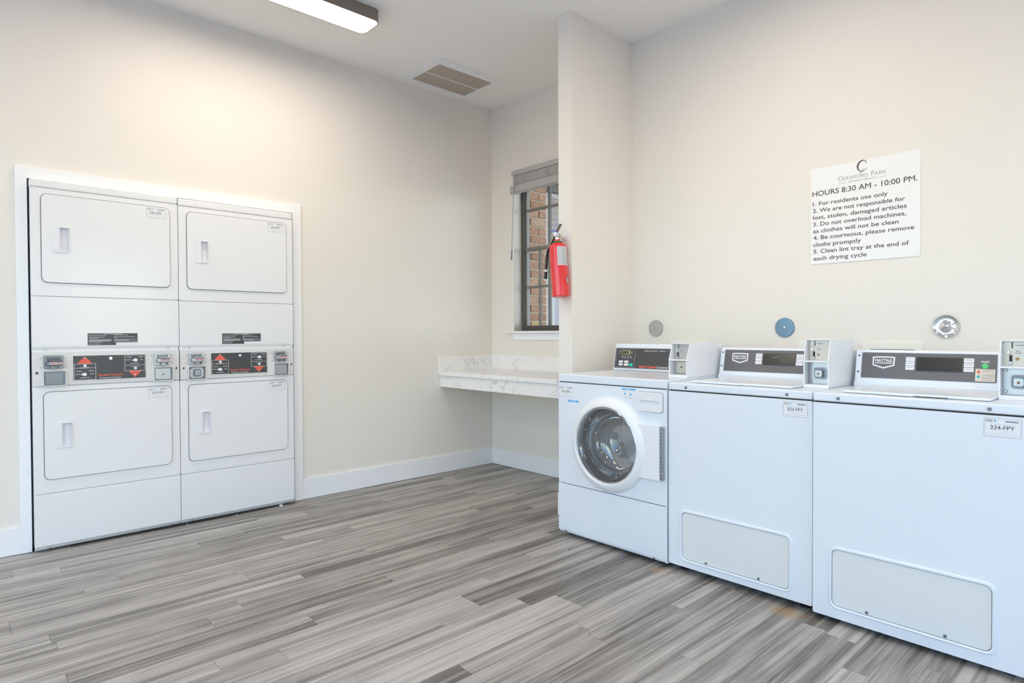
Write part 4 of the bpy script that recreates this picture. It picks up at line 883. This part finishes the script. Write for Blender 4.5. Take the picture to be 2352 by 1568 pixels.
part('neck', lathe(nb(), [(0.018, 0.333), (0.019, 0.342), (0.017, 0.346), (0.0, 0.346)], axis='z', n=24), red_m, ex)
def wrap(a0, a1, z0, z1, dr=0.0006, n=24):
    bm = nb(); lo, hi = [], []
    for i in range(n + 1):
        a = R(a0 + (a1 - a0) * i / n); x, y = (r0 + dr) * math.cos(a), (r0 + dr) * math.sin(a)
        lo.append(bm.verts.new((x, y, z0))); hi.append(bm.verts.new((x, y, z1)))
    for i in range(n): bm.faces.new((lo[i], lo[i + 1], hi[i + 1], hi[i]))
    return bm
lbl = part('instruction_label', wrap(-54, 60, 0.183, 0.296), M('label_silver', (0.62, 0.62, 0.63), 0.4), ex, 'silver grey instruction label')
q = nb(); rr_ = random.Random(3)
for k in range(14):
    zz = 0.288 - k * 0.0075
    for (a0, a1) in ((-47, -36), (-30, -30 + rr_.uniform(40, 75))):
        b_ = wrap(a0, a1, zz, zz + 0.0022, 0.001, 8); merge(q, b_)
part('fine_print', q, greyprint, lbl)
rt = part('round_badge', wrap(2, 24, 0.075, 0.115, 0.0008, 8), dark_m, ex, 'small dark and white emblem sticker'); part('badge_border', wrap(4, 22, 0.080, 0.110, 0.0012, 8), M('badge_silver', (.5, .52, .5), .3, .6), rt)
# valve, levers, pin, gauge, hose: local +y points to the wall, -y out, -x to the alcove
vb = nb(); lathe(vb, [(0.016, 0.344), (0.017, 0.352), (0.013, 0.358), (0.013, 0.380), (0, 0.382)], axis='z', n=20); box(vb, -0.011, 0.011, -0.012, 0.012, 0.360, 0.392, 0.003)
part('valve', vb, chrome_m, ex)
part('carry_handle', tube(nb(), [(-0.004, 0, 0.378), (0.012, 0.006, 0.372), (0.03, 0.012, 0.356), (0.046, 0.018, 0.346)], [0.008, 0.009, 0.0085, 0.007], 10), M('worn_handle', (0.55, 0.50, 0.42), 0.4, 0.5), ex)
lv = nb(); box(lv, -0.006, 0.062, -0.0105, 0.0105, -0.0025, 0.0035, 0.002)
for v in lv.verts: v.co.z += -0.10 * max(0, v.co.x - 0.02) * 0
bmesh.ops.rotate(lv, verts=list(lv.verts), cent=(0, 0, 0), matrix=Matrix.Rotation(R(-47), 3, 'Y')); bmesh.ops.translate(lv, verts=list(lv.verts), vec=(-0.004, -0.002, 0.388))
part('squeeze_lever', lv, lever_m, ex)
part('pull_pin', tube(nb(), [(-0.012 - 0.020 - 0.013 * math.cos(R(a)), -0.006, 0.377 + 0.011 * math.sin(R(a))) for a in range(0, 361, 24)], 0.0014, 6, False), steel_m, ex)
part('pressure_gauge', lathe(nb(), [(0.012, 0.0), (0.012, 0.012), (0.010, 0.013), (0, 0.0125)], (0.004, -0.011, 0.378), n=20), paper_m, ex)
part('tamper_seal', tube(nb(), [(-0.050, -0.008, 0.402), (-0.030, -0.01, 0.403), (-0.012, -0.012, 0.402), (-0.006, -0.014, 0.394), (0.004, -0.014, 0.388)], [0.002, 0.002, 0.003, 0.004, 0.003], 8), bluepl, ex)
part('seal_tail', tube(nb(), [(-0.010, -0.01, 0.402), (-0.004, -0.006, 0.43), (0.006, 0.0, 0.455), (0.010, 0.0, 0.472)], [0.0025, 0.002, 0.0015, 0.001], 6), fadeblue, ex)
part('seal_tail', tube(nb(), [(0.008, -0.012, 0.392), (0.014, -0.012, 0.386), (0.016, -0.012, 0.376)], 0.0022, 6), bluepl, ex)
hz = nb(); tube(hz, [(-0.010, -0.004, 0.366), (-0.024, -0.006, 0.352), (-0.044, -0.008, 0.330), (-0.066, -0.010, 0.305), (-0.080, -0.010, 0.27), (-0.091, -0.010, 0.215), (-0.0985, -0.010, 0.175)], 0.0085, 12)
part('hose', hz, rubber_m, ex, 'black discharge hose')
part('hose_band', tube(nb(), [(-0.0975, -0.010, 0.180), (-0.1005, -0.010, 0.163)], 0.0095, 12), paper_m, ex)
nz_ = part('nozzle', tube(nb(), [(-0.100, -0.010, 0.166), (-0.108, -0.010, 0.124)], [0.0100, 0.0108], 12), rubber_m, ex)
part('nozzle_tip', tube(nb(), [(-0.108, -0.010, 0.125), (-0.110, -0.010, 0.112)], [0.006, 0.005], 10), paper_m, nz_)
part('tag_string', tube(nb(), [(-0.014, -0.014, 0.37), (-0.045, -0.018, 0.325), (-0.080, -0.022, 0.290), (-0.100, -0.022, 0.25), (-0.114, -0.022, 0.218)], [0.0016, 0.0022, 0.002, 0.0026, 0.0022], 6), string_m, ex)

# ------------------------------------------------------------------ litter on the floor
def bit(x, y, mat, s_, label, z=0.0):
    bm = nb(); rr = random.Random(int(x * 1000)); n = 6
    pts = [(s_ * rr.uniform(.6, 1.1) * math.cos(2 * math.pi * k / n), s_ * rr.uniform(.4, .9) * math.sin(2 * math.pi * k / n)) for k in range(n)]
    a = [bm.verts.new((p, q, 0)) for p, q in pts]; b = [bm.verts.new((p * .7, q * .7, s_ * 0.55)) for p, q in pts]
    bm.faces.new(a[::-1]); bm.faces.new(b)
    for k in range(n): bm.faces.new((a[k], a[(k + 1) % n], b[(k + 1) % n], b[k]))
    o = part('litter_crumb', bm, mat, None, smooth=False); o.location = (x, y, z + 0.0004); return tag(o, label, 'crumb')
bit(1.908, -1.132, black_m, 0.0055, 'tiny black crumb on the floor before the front loader')
bit(2.155, -1.000, purple_m, 0.006, 'tiny purple crumb under the front loader edge')
bit(2.456, -1.000, M('green_bit', (0.02, 0.35, 0.16), 0.4), 0.0055, 'tiny green crumb under the 333 washer edge')
bit(3.052, -1.018, M('red_bit', (0.6, 0.06, 0.04), 0.5), 0.005, 'tiny red crumb between the two top loaders')
bit(0.020, -1.600, blueprint, 0.007, 'small blue scrap along the baseboard by the dryers')
rr = random.Random(11)
for k, (x, y) in enumerate([(1.896, -1.15), (2.40, -1.03), (2.43, -1.05), (2.46, -1.045), (2.49, -1.06), (2.53, -1.09), (2.585, -1.16), (2.50, -1.02), (2.62, -1.05)]):
    o = bit(x, y, paper_m, rr.uniform(0.0022, 0.004), 'tiny white lint speck on the planks by the washers'); o['group'] = 'white lint specks'
for k, y in enumerate((-3.02, -2.88, -2.77, -2.63, -2.45, -2.17, -1.98)):
    o = bit(XD - 0.004, y, steel_m, rr.uniform(0.006, 0.010), 'small shiny scrap in the gap under the dryers'); o['group'] = 'scraps under the dryers'
o = bit(0.055, -1.885, M('clear_plastic', (0.75, 0.77, 0.78), 0.2), 0.016, 'clear plastic scrap poking out under the 338 dryer')
print('planks', n_pl)
